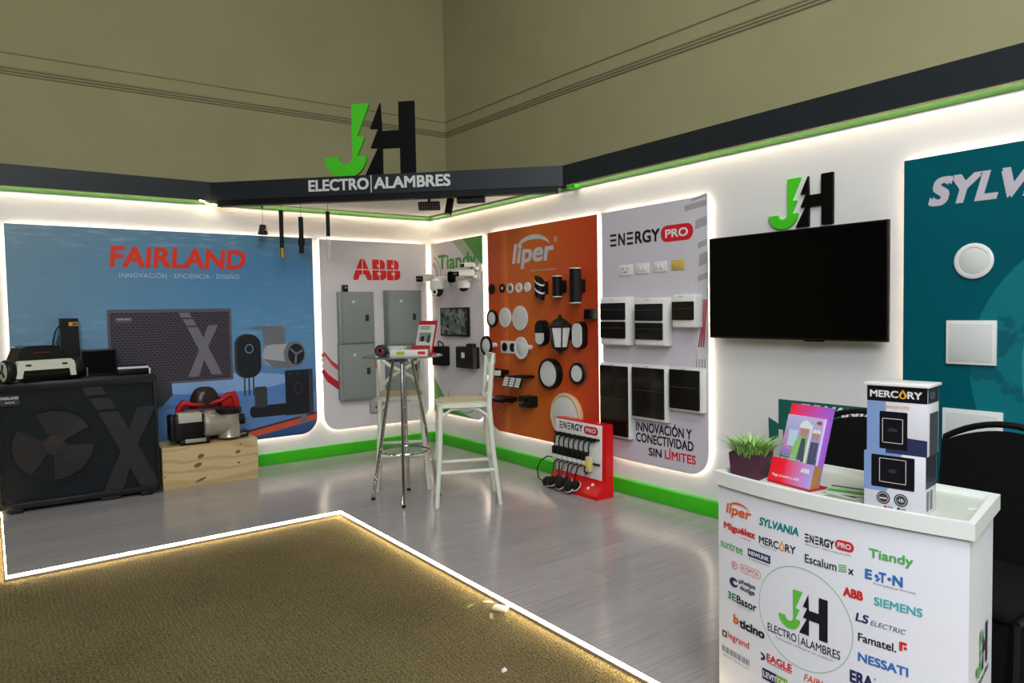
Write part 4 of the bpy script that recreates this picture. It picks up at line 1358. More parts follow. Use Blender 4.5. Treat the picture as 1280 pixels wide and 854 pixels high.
t = thing('power_supply_tower', 'dark upright box with a yellow label and cable standing behind the pool robot', 'device', (-3.318, -.088, .952), .05)
MB().prism([(-.062, 0), (.066, 0), (.060, .455), (-.062, .455)], -.03, .03, mat('dark_navy_plastic', '#0f1014', .4), smooth=False).build('body', t)
MB().b2(-.005, .058, -.032, -.03, .395, .425, mat('yellow_label', '#c9a63a', .5)).build('label_strip', t)
MB().b2(.02, .055, -.0328, -.0318, .40, .42, mat('red_label', '#8a3226', .5)).build('warning_mark', t)
MB().b2(-.067, -.055, -.025, .025, .05, .36, mat('dark_green_plastic', '#12352f', .4), .003).build('side_rail', t)
MB().tube([(-.06, 0, .40), (-.09, -.005, .36), (-.108, -.01, .29), (-.115, -.01, .18), (-.12, -.01, .03)], .006, black, 6).build('cable', t)
MB().tube([(-.06, 0, .33), (-.085, -.005, .27), (-.07, -.01, .22), (-.06, 0, .20)], .006, black, 6).build('cable', t)
t = thing('tablet_display', 'black tablet-like panel standing upright on the heat pump', 'display', (-3.135, -.20, .952), -.05)
T = Matrix.Rotation(-.12, 4, 'X')
MB().box((0, 0, .105), (.25, .014, .21), black, .004, T).build('body', t)
MB().b2(-.115, .115, -.0085, -.007, .015, .195, black_g, 0, T).build('screen', t)
MB().b2(-.06, .06, .0, .09, 0, .008, black, .002).build('stand', t)
MB().cyl((-.085, -.03, 0), (-.085, -.03, .07), .006, grey_m, n=10).build('stylus', t)
t = thing('control_tray', 'flat black box with white edge lying on the heat pump near its corner', 'device', (-2.905, -.20, .952), .0)
MB().box((0, 0, .026), (.23, .17, .05), black, .004).build('body', t)
mb = MB().b2(-.115, .118, -.0865, -.083, .046, .062, white)
mb.b2(.106, .118, -.0865, -.083, .0, .062, white)
mb.build('white_edge', t)['label'] = 'white edge strip'
MB().box((0, .03, .058), (.21, .10, .016), black, .003).build('lid', t)


# ------------------------------------------------------------------ plywood plinth, pump, red robot
def ply_mat():
    m = mat('pine_plywood', '#c9ab72', .6)
    nt, b = nodes_of(m)
    tc = nt.nodes.new('ShaderNodeTexCoord')
    mp = nt.nodes.new('ShaderNodeMapping'); mp.inputs['Scale'].default_value = (1.0, .3, 2.6)
    nt.links.new(tc.outputs['Object'], mp.inputs['Vector'])
    wv = nt.nodes.new('ShaderNodeTexWave'); wv.bands_direction = 'Z'
    wv.inputs['Scale'].default_value = 1.1; wv.inputs['Distortion'].default_value = 16; wv.inputs['Detail'].default_value = 3; wv.inputs['Detail Scale'].default_value = .8
    nt.links.new(mp.outputs['Vector'], wv.inputs['Vector'])
    r = nt.nodes.new('ShaderNodeValToRGB'); nt.links.new(wv.outputs['Fac'], r.inputs['Fac'])
    e = r.color_ramp.elements
    e[0].position = 0; e[0].color = (.50, .355, .165, 1); e[1].position = .35; e[1].color = (.61, .46, .235, 1)
    nt.links.new(r.outputs['Color'], b.inputs['Base Color'])
    return m


t = thing('plywood_plinth', 'low plywood box plinth carrying the pool pump', 'plinth', (-2.37, -.40, 0), -.03)
pm = ply_mat()
mb = MB().b2(-.375, .375, 0, .018, 0, .345, pm)
mb.b2(-.375, .375, .018, .36, .327, .345, pm)
mb.b2(-.375, -.357, .018, .36, 0, .327, pm)
mb.b2(.357, .375, .018, .36, 0, .327, pm)
mb.build('box_panel', t)
kn = mat('brown_knot', '#7d5a38', .6)
for x, z, a, b_ in ((-.085, .245, .027, .018), (-.11, .175, .032, .018), (.21, .245, .022, .014), (-.09, .05, .045, .010), (.235, .305, .009, .007), (.215, .15, .012, .008), (-.36, .11, .006, .006), (.36, .20, .006, .006)):
    MB().prism([(x + p * math.cos(.35) - q * math.sin(.35), z + p * math.sin(.35) + q * math.cos(.35)) for p, q in ell(0, 0, a, b_, 16)], -.0006, -.0006, kn).build('wood_knot', t)['label'] = 'dark wood knot'

t = thing('pool_pump', 'pool pump with black motor and silver strainer on the plywood box', 'pump', (-2.375, -.305, .345), -.03)
sil = mat('silver_paint', '#b3aea0', .32, .55)
MB().b2(-.265, -.03, -.075, .075, .04, .25, black, .02).build('motor', t)
mb = MB()
for i in range(6):
    mb.b2(-.20, -.05, -.085, -.07, .075 + i * .020, .084 + i * .020, black_m, .002)
mb.build('cooling_fins', t)
MB().b2(-.30, -.255, -.082, .082, .035, .255, black, .018).build('rear_cap', t)
MB().b2(-.235, -.055, -.083, .05, .185, .262, mat('silver_label_plate', '#b9b6ac', .45), .004).build('terminal_box', t)['label'] = 'silver terminal box'
MB().lathe([(.0, -.04), (.10, -.04), (.112, -.03), (.112, -.005), (.104, 0), (.104, .012), (.099, .02), (.098, .15), (.09, .18)], sil, 'x', (0, 0, .145), 32).build('volute', t)
MB().lathe([(0, .0), (.085, .0), (.095, .01), (.088, .03), (.086, .205), (.09, .215), (0, .215)], sil, 'z', (.175, 0, .02), 32).build('strainer_pot', t)
MB().lathe([(.096, .205), (.105, .212), (.105, .245), (.096, .252), (0, .252)], black, 'z', (.175, 0, .02), 32).build('strainer_lid', t)
mb = MB().cyl((.25, 0, .165), (.30, 0, .165), .045, black, n=24)
mb.cyl((.292, 0, .165), (.302, 0, .165), .030, sil, n=24)
mb.build('inlet', t)
MB().tube([(.25, 0, .05), (.30, .0, .065), (.325, -.02, .05), (.32, -.02, .025), (.26, -.02, .018)], .014, black, 8).build('drain_hose', t)
MB().lathe([(.045, .25), (.05, .255), (.05, .275), (.04, .28)], sil, 'z', (.03, .02, -.02), 20).build('outlet', t)
mb = MB().b2(-.23, .0, -.09, -.06, 0, .045, black, .006)
mb.b2(-.23, .0, .05, .08, 0, .045, black, .006)
mb.build('foot', t)
MB().b2(-.19, -.03, -.0925, -.08, .02, .05, sil, .002).build('foot_plate', t)

t = thing('red_pool_robot', 'red handled pool robot with a dark dome behind the pool pump', 'pool robot', (-2.34, -.092, .345), 0)
MB().b2(-.20, .20, -.085, .085, .03, .275, mat('dark_red_brown', '#4a1f1c', .4), .03).build('body', t)
mb = MB()
prof = []
for i in range(9):
    a = PI / 2 * i / 8
    prof.append((.128 * math.cos(a) ** .7, .17 * math.sin(a)))
vv, ff, n = [], [], 32
for r, z in prof[:-1]:
    for j in range(n):
        an = 2 * PI * j / n
        vv.append((r * 1.0 * math.cos(an) + .0, r * .62 * math.sin(an), .27 + z * 1.05))
vv.append((0, 0, .27 + .17 * 1.05))
for i in range(len(prof) - 2):
    for j in range(n):
        ff.append([i * n + j, i * n + (j + 1) % n, (i + 1) * n + (j + 1) % n, (i + 1) * n + j])
for j in range(n):
    ff.append([(len(prof) - 2) * n + j, (len(prof) - 2) * n + (j + 1) % n, len(vv) - 1])
mb.add(vv, ff, mat('brown_smoked_dome', '#30211f', .25), True)
mb.build('dome', t)
redb = mat('red_plastic', '#b01a18', .4)
MB().tube([(-.235, -.06, .17), (-.215, -.055, .29), (-.19, -.058, .325), (-.10, -.06, .30), (.02, -.06, .30), (.12, -.06, .32), (.18, -.058, .36), (.225, -.05, .37), (.245, -.06, .30), (.245, -.05, .17)], [.03, .03, .032, .018, .018, .02, .03, .034, .032, .03], redb, 12).build('handle', t)
MB().b2(.12, .25, -.07, .05, .25, .36, redb, .025).build('side_cap', t)
for sx in (-1, 1):
    for yy in (-.055, .055):
        MB().lathe([(0, -.02), (.045, -.02), (.05, -.01), (.05, .01), (.045, .02), (0, .02)], black, 'x', (sx * .215, yy * .7, .05), 20).build('wheel', t)


# ------------------------------------------------------------------ bar table and stools
TX, TY = -1.352, -1.890
t = thing('bar_table', 'tall round glass bar table with splayed chrome legs', 'table', (TX, TY, 0), .0)
MB().lathe([(0, 1.076), (.292, 1.076), (.30, 1.080), (.30, 1.084), (.296, 1.088), (0, 1.088)], glass('smoked_green_glass', (.16, .20, .18), .05, .55), 'z', n=64).build('table_top', t)
MB().lathe([(0, 1.045), (.11, 1.045), (.11, 1.075), (0, 1.075)], chrome, 'z', n=32).build('hub', t)
for i, (fx, fy) in enumerate(((-.201, .141), (-.125, -.200), (.238, -.088), (.140, .216))):
    l = MB()
    a = math.atan2(fy, fx)
    l.tube([(fx, fy, .012), (.07 * math.cos(a), .07 * math.sin(a), 1.05)], .0125, chrome, 12)
    lo = l.build('leg', t)
    MB().cyl((fx, fy, 0), (fx, fy, .02), .016, black, .014, 12).build('foot_cap', lo)
ring = [(.172 * math.cos(2 * PI * i / 48), .172 * math.sin(2 * PI * i / 48), .37) for i in range(48)]
MB().tube(ring, .008, chrome, 8, closed=True).build('foot_ring', t)

stw = mat('off_white_stool_paint', '#dadecf', .45)
cane = mat('woven_cane', '#c9c09a', .7, bump=.6, bscale=160)


def make_stool(label, loc, rz):
    t = thing('bar_stool', label, 'stool', loc, rz, 'white cross-back bar stools')
    # seat: slightly wider at the front (-y)
    pts = rrect(-.19, .19, -.20, .185, [.07, .07, .09, .09], 6)
    MB().hprism(pts, .715, .745, stw, smooth=True).build('seat_frame', t)
    MB().hprism([(x * .9, y * .9) for x, y in pts], .744, .757, cane, smooth=True).build('seat', t)
    fl = [[(-.205, -.215, 0), (-.175, -.185, .40), (-.165, -.175, .72)], [(.205, -.215, 0), (.175, -.185, .40), (.165, -.175, .72)]]
    for q in fl:
        MB().tube(q, [.017, .018, .019], stw, 10).build('leg', t)
    for sx in (-1, 1):
        MB().tube([(sx * .195, .245, 0), (sx * .178, .20, .40), (sx * .165, .178, .73)], [.016, .018, .02], stw, 10).build('leg', t)
        MB().tube([(sx * .165, .178, .73), (sx * .168, .185, .82), (sx * .178, .195, .95), (sx * .182, .205, 1.06)], [.02, .019, .018, .017], stw, 10).build('back_post', t)
    # top rail curved
    vv, ff = [], []
    n = 12
    for i in range(n + 1):
        x = -.20 + .40 * i / n
        y = .207 + .03 * (1 - (x / .20) ** 2)
        for dy, z in ((-.010, 1.025), (.010, 1.025), (.010, 1.09), (-.010, 1.09)):
            vv.append((x, y + dy, z))
    for i in range(n):
        for j in range(4):
            ff.append([4 * i + j, 4 * (i + 1) + j, 4 * (i + 1) + (j + 1) % 4, 4 * i + (j + 1) % 4])
    ff += [[3, 2, 1, 0], [4 * n, 4 * n + 1, 4 * n + 2, 4 * n + 3]]
    MB().add(vv, ff, stw, True).build('top_rail', t)
    for sx in (-1, 1):
        MB().tube([(-sx * .168, .185, .775), (-sx * .09, .205, .86), (0, .216 + .004 * sx, .91), (sx * .10, .216, .965), (sx * .178, .21, 1.035)], [.012, .015, .016, .015, .012], stw, 8).build('cross_slat', t)
    z = .275
    for p, q in (((-.186, -.196, z), (.186, -.196, z)), ((-.186, .215, z + .03), (.186, .215, z + .03)), ((-.186, -.196, z - .03), (-.186, .215, z - .02)), ((.186, -.196, z - .03), (.186, .215, z - .02))):
        MB().tube([p, q], .014, stw, 8).build('stretcher', t)
    for sx in (-1, 1):
        MB().tube([(sx * .172, -.182, .56), (sx * .168, -.165, .65), (sx * .166, -.10, .70), (sx * .165, 0, .71), (sx * .166, .10, .70), (sx * .168, .165, .65), (sx * .172, .184, .56)], .010, stw, 8).build('seat_brace', t)
    MB().tube([(-.172, -.182, .56), (-.155, -.178, .65), (-.09, -.176, .70), (0, -.176, .71), (.09, -.176, .70), (.155, -.178, .65), (.172, -.182, .56)], .010, stw, 8).build('seat_brace', t)
    return t


st = make_stool('white cross-back bar stool turned sideways in front of the orange panel', (-1.015, -2.184, 0), math.radians(-118.4))
dup(st, (-1.15, -1.465, 0), math.radians(-28), 'white cross-back bar stool behind the glass bar table')

# things on the bar table
TZ = 1.088
t = thing('leaflet_box', 'flat white box with a small red logo on the glass bar table', 'box', (-1.352, -2.0, TZ), -.62)
MB().box((0, 0, .022), (.275, .10, .044), mat('warm_white_card', '#dcdad0', .5), .003).build('body', t)
MB().b2(.065, .12, -.0512, -.05, .012, .034, red_p).build('logo_patch', t)
MB().b2(-.09, -.03, -.0512, -.05, .010, .036, mat('lime_patch', '#9fb83a', .5)).build('green_patch', t)
t = thing('brochure_stand', 'red topped brochure stand leaning back on the glass bar table', 'brochure stand', (-1.20, -1.93, TZ), -1.15)
T = Matrix.Rotation(-.30, 4, 'X')
MB().b2(-.085, .085, 0, .004, 0, .265, mat('deep_red_card', '#b81a24', .5), 0, T).build('back_card', t)
lf = MB().b2(-.080, .072, -.004, 0, .012, .232, mat('leaflet_paper', '#c9cfc4', .5), 0, T).build('leaflet', t)
mb = MB()
mb.b2(-.06, .05, -.0048, -.004, .10, .17, mat('grey_green_photo', '#7d8a7c', .5), 0, T)
mb.b2(-.04, -.01, -.0052, -.0048, .10, .14, pk, 0, T)
mb.b2(.02, .045, -.0052, -.0048, .09, .15, pk2, 0, T)
for i in range(3):
    mb.b2(-.06, .03, -.0048, -.004, .195 + i * .010, .199 + i * .010, pk2, 0, T)
mb.build('leaflet_print', lf)
MB().b2(-.088, .088, -.03, .05, 0, .006, mat('deep_red_card', '#b81a24', .5)).build('base', t)
MB().b2(-.085, .085, -.030, -.026, 0, .07, mat('red_pocket', '#c23838', .5)).build('pocket', t)
for i, (x, y, lab) in enumerate(((-1.535, -1.90, 'roll of tape with a red centre at the edge of the glass bar table'), (-1.487, -1.85, 'darker roll of tape right behind the red centred one on the bar table'))):
    t = thing('tape_roll', lab, 'tape roll', (x, y, TZ), -.6, 'tape rolls on the bar table')
    MB().lathe([(.022, -.020), (.043, -.020), (.043, .020), (.022, .020), (.022, -.020)], mat('dark_teal_tape', '#1f2c30', .35), 'y', (0, 0, .043), 28).build('roll', t)
    MB().lathe([(.016, -.021), (.028, -.021), (.028, .0215), (.016, .0215), (.016, -.021)], mat('dull_red_core', '#7c2a30', .4) if i == 0 else black, 'y', (0, 0, .043), 24).build('core', t)
t = thing('sweet_bowl', 'clear glass bowl with green and red sweets on the glass bar table', 'bowl', (-1.395, -1.865, TZ), 0)
MB().lathe([(0, .0), (.04, .0), (.075, .03), (.085, .07), (.082, .07), (.072, .034), (.038, .006), (0, .006)], glass('clear_bowl_glass', (.9, .95, .9), .03, .15), 'z').build('bowl', t)
mb = MB()
for i in range(26):
    a, r = random.random() * 6.28, random.random() ** .5 * .055
    mb.box((r * math.cos(a), r * math.sin(a), .018 + random.random() * .02), (.018, .014, .012), random.choice([mat('lime_sweet', '#8fb52a', .4), redb, mat('lime_sweet', '#8fb52a', .4)]), .003)
tag(mb.build('sweets', t), kind='stuff')

# ------------------------------------------------------------------ red cable display stand
t = thing('cable_display', 'red and white ENERGY display stand with hanging cables on the floor by the right wall', 'display stand', (-.21, -2.575, 0), -PI / 2 - .02)
W3 = .292
MB().prism([(-.09, .0), (.08, .0), (.08, .548), (.015, .548), (.005, .12), (-.09, .03)], -W3, W3, red_pl, Matrix.Rotation(PI / 2, 4, 'Z') @ Matrix.Rotation(0, 4, 'Z')).build('stand', t)
# (profile runs along local y after the turn)
FY = .012
MB().b2(-W3 + .006, W3 - .045, FY - .010, FY + .004, .125, .538, white2, .002).build('face_board', t)
mb = MB()
energy_logo(mb, -.235, .045, .468, .522, FY - .0112, ek, er, white_p, .055, .215, .458, .520)
mb.build('lettering', t)
for z in (.432, .245):
    MB().b2(-W3 + .008, W3 - .05, FY - .030, FY - .018, z - .006, z + .006, black).build('rail', t)
for i in range(7):
    x = -.245 + i * .058
    MB().box((x, FY - .045, .295), (.050, .045, .062), black, .006).build('plug_block', t)
    MB().box((x, FY - .045, .247), (.046, .040, .034), white, .005).build('plug_cap', t)
for i in range(8):
    x0, x1 = -.225 + i * .058, -.258 + i * .058
    cb = MB().tube([(x0 + .02, FY - .03, .428), (x0, FY - .045, .424), (x1 + .012, FY - .05, .40), (x1, FY - .05, .365), (x1, FY - .045, .325)], .0055, black, 6).build('cable', t)
    MB().cyl((x0 + .030, FY - .036, .430), (x0 - .008, FY - .050, .422), .016, black, .012, 10).build('strain_relief', cb)
lower = [(-.268, -.10, .03), (-.19, -.115, .05), (-.15, -.085, .06), (-.09, -.115, .045), (-.05, -.085, .065), (.02, -.12, .045), (.05, -.085, .055)]
for i, (px, py, pz) in enumerate(lower):
    xs = -.245 + i * .055
    if i == 0:
        pts = [(xs, FY - .04, .228), (xs - .10, FY - .05, .225), (-.42, FY - .06, .18), (-.46, FY - .07, .11), (-.43, FY - .08, .04), (-.33, -.09, .022), (-.268, -.09, .035)]
    else:
        pts = [(xs, FY - .04, .228), (xs - .05, FY - .06, .205), (px - .03, py + .03, .15), (px - .02, py + .01, .10), (px, py, pz)]
    cb = MB().tube(pts, .0055, black, 6).build('cable', t)
    MB().lathe([(0, -.01), (.040, -.008), (.044, .008), (.036, .03), (.016, .04), (0, .04)], black, 'z', (0, 0, 0), 20, Matrix.Translation((px, py, pz + .008)) @ Matrix.Rotation(.75, 4, 'X')).lathe([(.044, -.006), (.0475, -.004), (.0475, .002), (.044, .004), (.044, -.006)], silverp, 'z', (0, 0, 0), 20, Matrix.Translation((px, py, pz + .008)) @ Matrix.Rotation(.75, 4, 'X')).build('plug', cb)
MB().box((.160, FY - .055, .245), (.052, .04, .115), mat('translucent_yellow', '#cfc98e', .35), .01).build('tester', t)
MB().box((.160, FY - .0765, .245), (.034, .006, .045), mat('bright_yellow', '#e8d21e', .35), .002).build('tester_label', t)
MB().tube([(.15, FY - .05, .19), (.13, FY - .06, .165), (.10, FY - .05, .18), (.095, FY - .04, .22)], .0055, black, 6).build('cable', t)
for x, z in ((.165, .065), (.185, .09)):
    MB().lathe([(0, 0), (.013, 0), (.013, .004), (0, .005)], offwhite, 'z', (0, 0, 0), 14, Matrix.Translation((x, -.09 + (z - .03) * 1.06 - .004, z)) @ Matrix.Rotation(.76, 4, 'X')).build('socket', t)

# ------------------------------------------------------------------ promotional counter
t = thing('promo_counter', 'white promotional counter printed with brand logos at the front right', 'counter', (-1.815, -5.4575, 0), -PI / 2)
BOW = .05


def bowf(x):
    return -BOW * (1 - min(1.0, (x / .40) ** 2))


cw = mat('white_counter_plastic', '#eff0f7', .35, var=.01)
cr = mat('white_tray_plastic', '#eaede8', .35, var=.01)
tray = mat('grey_green_tray_floor', '#c6ccc0', .4, var=.03)
plan = [(-.39 + .78 * i / 24, bowf(-.39 + .78 * i / 24)) for i in range(25)] + [(.325, .345), (-.325, .345)]
MB().hprism(plan, 0, .80, cw).build('body', t)
rim_o = [(-.405 + .81 * i / 24, bowf(-.405 + .81 * i / 24) - .012) for i in range(25)] + [(.338, .36), (-.338, .36)]
rim_i = [(-.385 + .77 * i / 24, bowf(-.385 + .77 * i / 24) + .008) for i in range(25)] + [(.318, .34), (-.318, .34)]
n = len(rim_o)
vv = [(x, y, .795) for x, y in rim_o] + [(x, y, .84) for x, y in rim_o] + [(x, y, .84) for x, y in rim_i] + [(x, y, .822) for x, y in rim_i]
ff = []
for i in range(n):
    j = (i + 1) % n
    for k in range(3):
        ff.append([k * n + i, k * n + j, (k + 1) * n + j, (k + 1) * n + i])
MB().add(vv, ff, cr).build('tray_rim', t)
MB().hprism(rim_i, .80, .823, tray).build('tray', t)['label'] = 'grey green tray floor'

c_or, c_tl, c_rd, c_gr = mat('counter_orange', '#e2672e', .4), mat('counter_teal', '#0f8a86', .4), mat('counter_red', '#d8322f', .4), mat('counter_green', '#59b558', .4)
c_nv, c_bl, c_gy, c_sk, c_bk = mat('counter_navy', '#2b3160', .4), mat('counter_blue', '#3574bd', .4), mat('counter_grey', '#83848f', .4), mat('counter_aqua', '#4fb3b8', .4), mat('counter_black', '#1f1c26', .4)
c_am = mat('counter_amber', '#e8a53a', .4)
c_wh = mat('counter_white_ink', '#e8e8ee', .4)
mb = MB()
YF = -.0014


def ct(s, x0, x1, zc, hh, m_, bold=.02, shear=0.0):
    mb.text(s, x0, x1, zc - hh / 2, zc + hh / 2, YF, m_, bold, shear, fn=bowf)


def cpoly(pl, m_, dy=0.0):
    k = len(pl)
    bm = bmesh.new()
    f = bm.faces.new([bm.verts.new((a, 0, b)) for a, b in pl])
    f.normal_update()
    bmesh.ops.triangulate(bm, faces=[f])
    if max(a for a, b in pl) - min(a for a, b in pl) > .03:
        bmesh.ops.subdivide_edges(bm, edges=list(bm.edges), cuts=3, use_grid_fill=True)
    bm.verts.index_update()
    v_ = [(v.co.x, YF - dy + bowf(v.co.x), v.co.z) for v in bm.verts]
    f_ = [[v.index for v in g.verts] for g in bm.faces]
    bm.free()
    mb.add(v_, f_, m_)


def cring(cx, cz, r, w_, m_, n=48):
    pts = arc(cx, cz, r, r, 0, 2 * PI, n)
    for i in range(n):
        cpoly(band(pts[i:i + 2], w_), m_)


def flush():
    global mb
    mb.build('printed_logo', t)
    mb = MB()


liper_logo(mb, -.352, -.237, .693, .745, YF, c_or, fn=bowf)
flush()
ct('SYLVANIA', -.205, -.060, .713, .027, c_tl, .045, .15)
flush()
energy_logo(mb, -.039, .053, .690, .715, YF, c_bk, c_rd, c_wh, .055, .110, .692, .722, fn=bowf)
ct('INNOVACIÓN Y CONECTIVIDAD SIN LÍMITES', -.038, .102, .683, .006, c_gy, 0)
flush()
ct('Miguélez', -.362, -.222, .655, .030, c_rd, .05)
ct('CABLES', -.29, -.24, .636, .005, c_rd, 0)
flush()
ct('MERC', -.206, -.131, .652, .025, c_bk, .02)
ct('RY', -.107, -.070, .652, .025, c_bk, .02)
cpoly([(-.119, .672)] + arc(-.119, .648, .0105, .0105, PI * .15, -PI * 1.15, 14), c_am)
cpoly([(-.119, .662)] + arc(-.119, .648, .0045, .006, PI * .15, -PI * 1.15, 10), c_wh, .0004)
ct('TERMOSTATOS Y MÁS', -.204, -.14, .633, .005, c_gy, 0)
flush()
ct('Tiandy', .151, .264, .702, .034, c_gr, .03)
flush()
ct('suntree', -.378, -.275, .590, .024, c_gr, .015)
flush()
cpoly(rrect(-.253, -.162, .583, .609), c_nv)
mb.text('NEWLINK', -.248, -.167, .589, .603, YF - .0005, c_wh, .04, fn=bowf)
ct('Cabling Systems', -.248, -.166, .575, .009, c_gy, 0)
flush()
ct('Escalum', -.039, .060, .639, .026, c_bk, .012)
ct('x', .094, .110, .636, .016, c_bk, .02)
for i in range(4):
    cpoly(band([(.066, .630 + i * .006), (.089, .632 + i * .006)], .003), c_gr)
flush()
ct('E', .141, .160, .643, .029, c_bl, .05)
cpoly([(.166, .643), (.172, .650), (.178, .643), (.172, .636)], c_bl)
cpoly([(.168, .6285), (.176, .6285), (.182, .638), (.177, .641)], c_bl)
ct('T', .178, .197, .643, .029, c_bl, .05)
cpoly(ell(.205, .643, .005, .005, 12), c_bl)
ct('N', .213, .239, .643, .029, c_bl, .05)
ct('Powering Business Worldwide', .164, .270, .620, .008, c_gy, 0)
flush()
cring(-.313, .531, .0125, .0022, c_rd, 24)
ct('K', -.318, -.308, .531, .013, c_rd, .02)
for a, b in ((.024, .0018),):
    pts = rrect(-.288, -.200, .520, .546, [.011] * 4, 5)
    pts.append(pts[0])
    for i in range(len(pts) - 1):
        cpoly(band(pts[i:i + 2], .0016), c_rd)
ct('KOPOS', -.279, -.209, .533, .013, c_rd, .0)
flush()
cpoly(arc(-.316, .471, .020, .0165, .5, 2 * PI - .4, 22) + arc(-.310, .471, .010, .007, 2 * PI - .4, .5, 14), c_nv)
ct('phelps', -.292, -.222, .484, .020, c_nv, .035)
ct('dodge', -.288, -.224, .463, .020, c_nv, .035)
flush()
ct('3E', -.344, -.306, .420, .026, mat('counter_dark_green', '#2f8f4e', .4), .03)
ct('Basor', -.303, -.217, .419, .028, c_bk, .025)
ct('electric', -.30, -.24, .399, .005, c_gy, 0)
flush()
ct('ABB', .080, .136, .574, .027, c_rd, .06)
flush()
ct('SIEMENS', .166, .287, .571, .024, c_sk, .03)
flush()
ct('LS', .115, .152, .510, .025, c_nv, .03, .15)
ct('ELECTRIC', .156, .248, .505, .014, c_nv, .0, .25)
flush()
ct('b', -.318, -.294, .347, .032, c_or, .05)
ct('ticino', -.291, -.185, .342, .030, c_bk, .05)
flush()
cpoly(rrect(-.372, -.350, .263, .285), c_bk)
cpoly(rrect(-.366, -.356, .268, .280), c_wh, .0004)
ct('legrand', -.345, -.248, .276, .030, c_rd, .015)
flush()
ct('Famatel.', .123, .224, .453, .024, c_bk, .02)
cpoly([(.231, .450), (.231, .476), (.250, .476), (.250, .468), (.239, .468), (.239, .450)], c_rd)
cpoly(rrect(.242, .250, .456, .464), c_rd)
flush()
for i in range(7):
    xx = -.374 + i * .0185
    for k in range(4):
        cpoly(rrect(xx, xx + .0155, .2115 + k * .0053, .2143 + k * .0053), c_gy)
    cpoly(rrect(xx + (.002, .007, .011)[i % 3], xx + (.005, .010, .014)[i % 3], .2115, .231), c_gy, .0003)
ct('LIGHTING TECHNOLOGY', -.372, -.250, .199, .006, c_gy, 0)
flush()
cpoly(arc(-.200, .268, .018, .013, PI / 2, -PI / 2, 14) + arc(-.200, .268, .009, .006, -PI / 2, PI / 2, 10), c_nv)
ct('EAGLE', -.177, -.083, .275, .024, c_rd, .04)
cpoly(rrect(-.175, -.085, .257, .260), c_rd)
flush()
ct('NESSATI', .123, .254, .395, .026, c_bl, .035)
flush()
cpoly(rrect(-.194, -.140, .196, .232), c_nv)
cpoly(rrect(-.140, -.099, .196, .232), mat('counter_lime', '#8dbf3a', .4))
mb.text('LEVITON', -.190, -.103, .204, .224, YF - .0005, c_wh, .04, fn=bowf)
flush()
ct('FAIRLAND', -.042, .085, .268, .022, c_or, .02, .22)
flush()
ct('ERA', .100, .165, .330, .037, c_nv, .05)
ct('R', .168, .172, .345, .005, c_nv)
flush()
cring(-.0485, .447, .157, .0022, mat('counter_pale_green', '#9cc79a', .4), 72)
J, Hh = jh(-.131, .034, .400, .530)
cpoly(J, mat('counter_logo_green', '#6dc94a', .4))
cpoly(Hh, c_bk)
ct('ELECTRO', -.172, -.067, .377, .026, c_bk, .005)
cpoly(rrect(-.0605, -.0585, .360, .394), c_bk)
ct('ALAMBRES', -.053, .072, .377, .026, c_bk, .005)
ct('Conectando confianza en tus proyectos', -.140, .050, .353, .009, c_gy, 0)
flush()
# logo on the counter's end
mb = MB()
T = Matrix.Translation((.3585, .176, 0)) @ Matrix.Rotation(PI / 2 + math.atan2(.065, .345), 4, 'Z')
J, Hh = jh(-.085, .085, .375, .495)
mb.prism(J, -.001, -.001, c_gr, T)
mb.prism(Hh, -.001, -.001, c_bk, T)
mb.text('ELECTRO|ALAMBRES', -.10, .10, .345, .362, -.001, c_bk, .01, T=T)
mb.build('printed_side_logo', t)['label'] = 'green and black logo on the end panel'

# plant in purple pot
t = thing('potted_grass', 'small artificial grass plant in a square purple pot on the counter', 'plant', (-1.740, -5.145, .823), .2)
pp = mat('plum_pot', '#4b2c3a', .5)
n = 4
mb = MB()
vv = []
for hw, z in ((.050, 0), (.056, .085), (.051, .085), (.048, .06)):
    for a, b in ((-1, -1), (1, -1), (1, 1), (-1, 1)):
        vv.append((a * hw, b * hw, z))
ff = [[3, 2, 1, 0]]
for k in range(3):
    for j in range(4):
        ff.append([k * 4 + j, k * 4 + (j + 1) % 4, (k + 1) * 4 + (j + 1) % 4, (k + 1) * 4 + j])
ff.append([12, 13, 14, 15])
mb.add(vv, ff, pp).build('pot', t)
mb = MB()
gm = [mat('grass_green', '#7fae4a', .5), mat('grass_pale_green', '#a9c97a', .5), mat('grass_mid_green', '#5f9440', .5)]
for i in range(330):
    a, r = random.random() * 2 * PI, random.random() ** .5 * .045
    bx, by = r * math.cos(a), r * math.sin(a)
    le = .05 + random.random() * .05
    lean = .2 + r / .045 * .75
    dx, dy = math.cos(a + random.uniform(-.6, .6)) * lean, math.sin(a + random.uniform(-.6, .6)) * lean
    wv_ = .0024
    px, py = -dy, dx
    l = math.hypot(px, py) or 1
    px, py = px / l * wv_, py / l * wv_
    p1_ = (bx + dx * le * .5, by + dy * le * .5, .06 + le * .62)
    p2_ = (bx + dx * le, by + dy * le, .06 + le * (1.0 - .25 * lean))
    mb.add([(bx - px, by - py, .055), (bx + px, by + py, .055), (p1_[0] + px, p1_[1] + py, p1_[2]), (p1_[0] - px, p1_[1] - py, p1_[2]), p2_], [[0, 1, 2, 3], [3, 2, 4]], random.choice(gm))
tag(mb.build('grass_blades', t), kind='stuff')


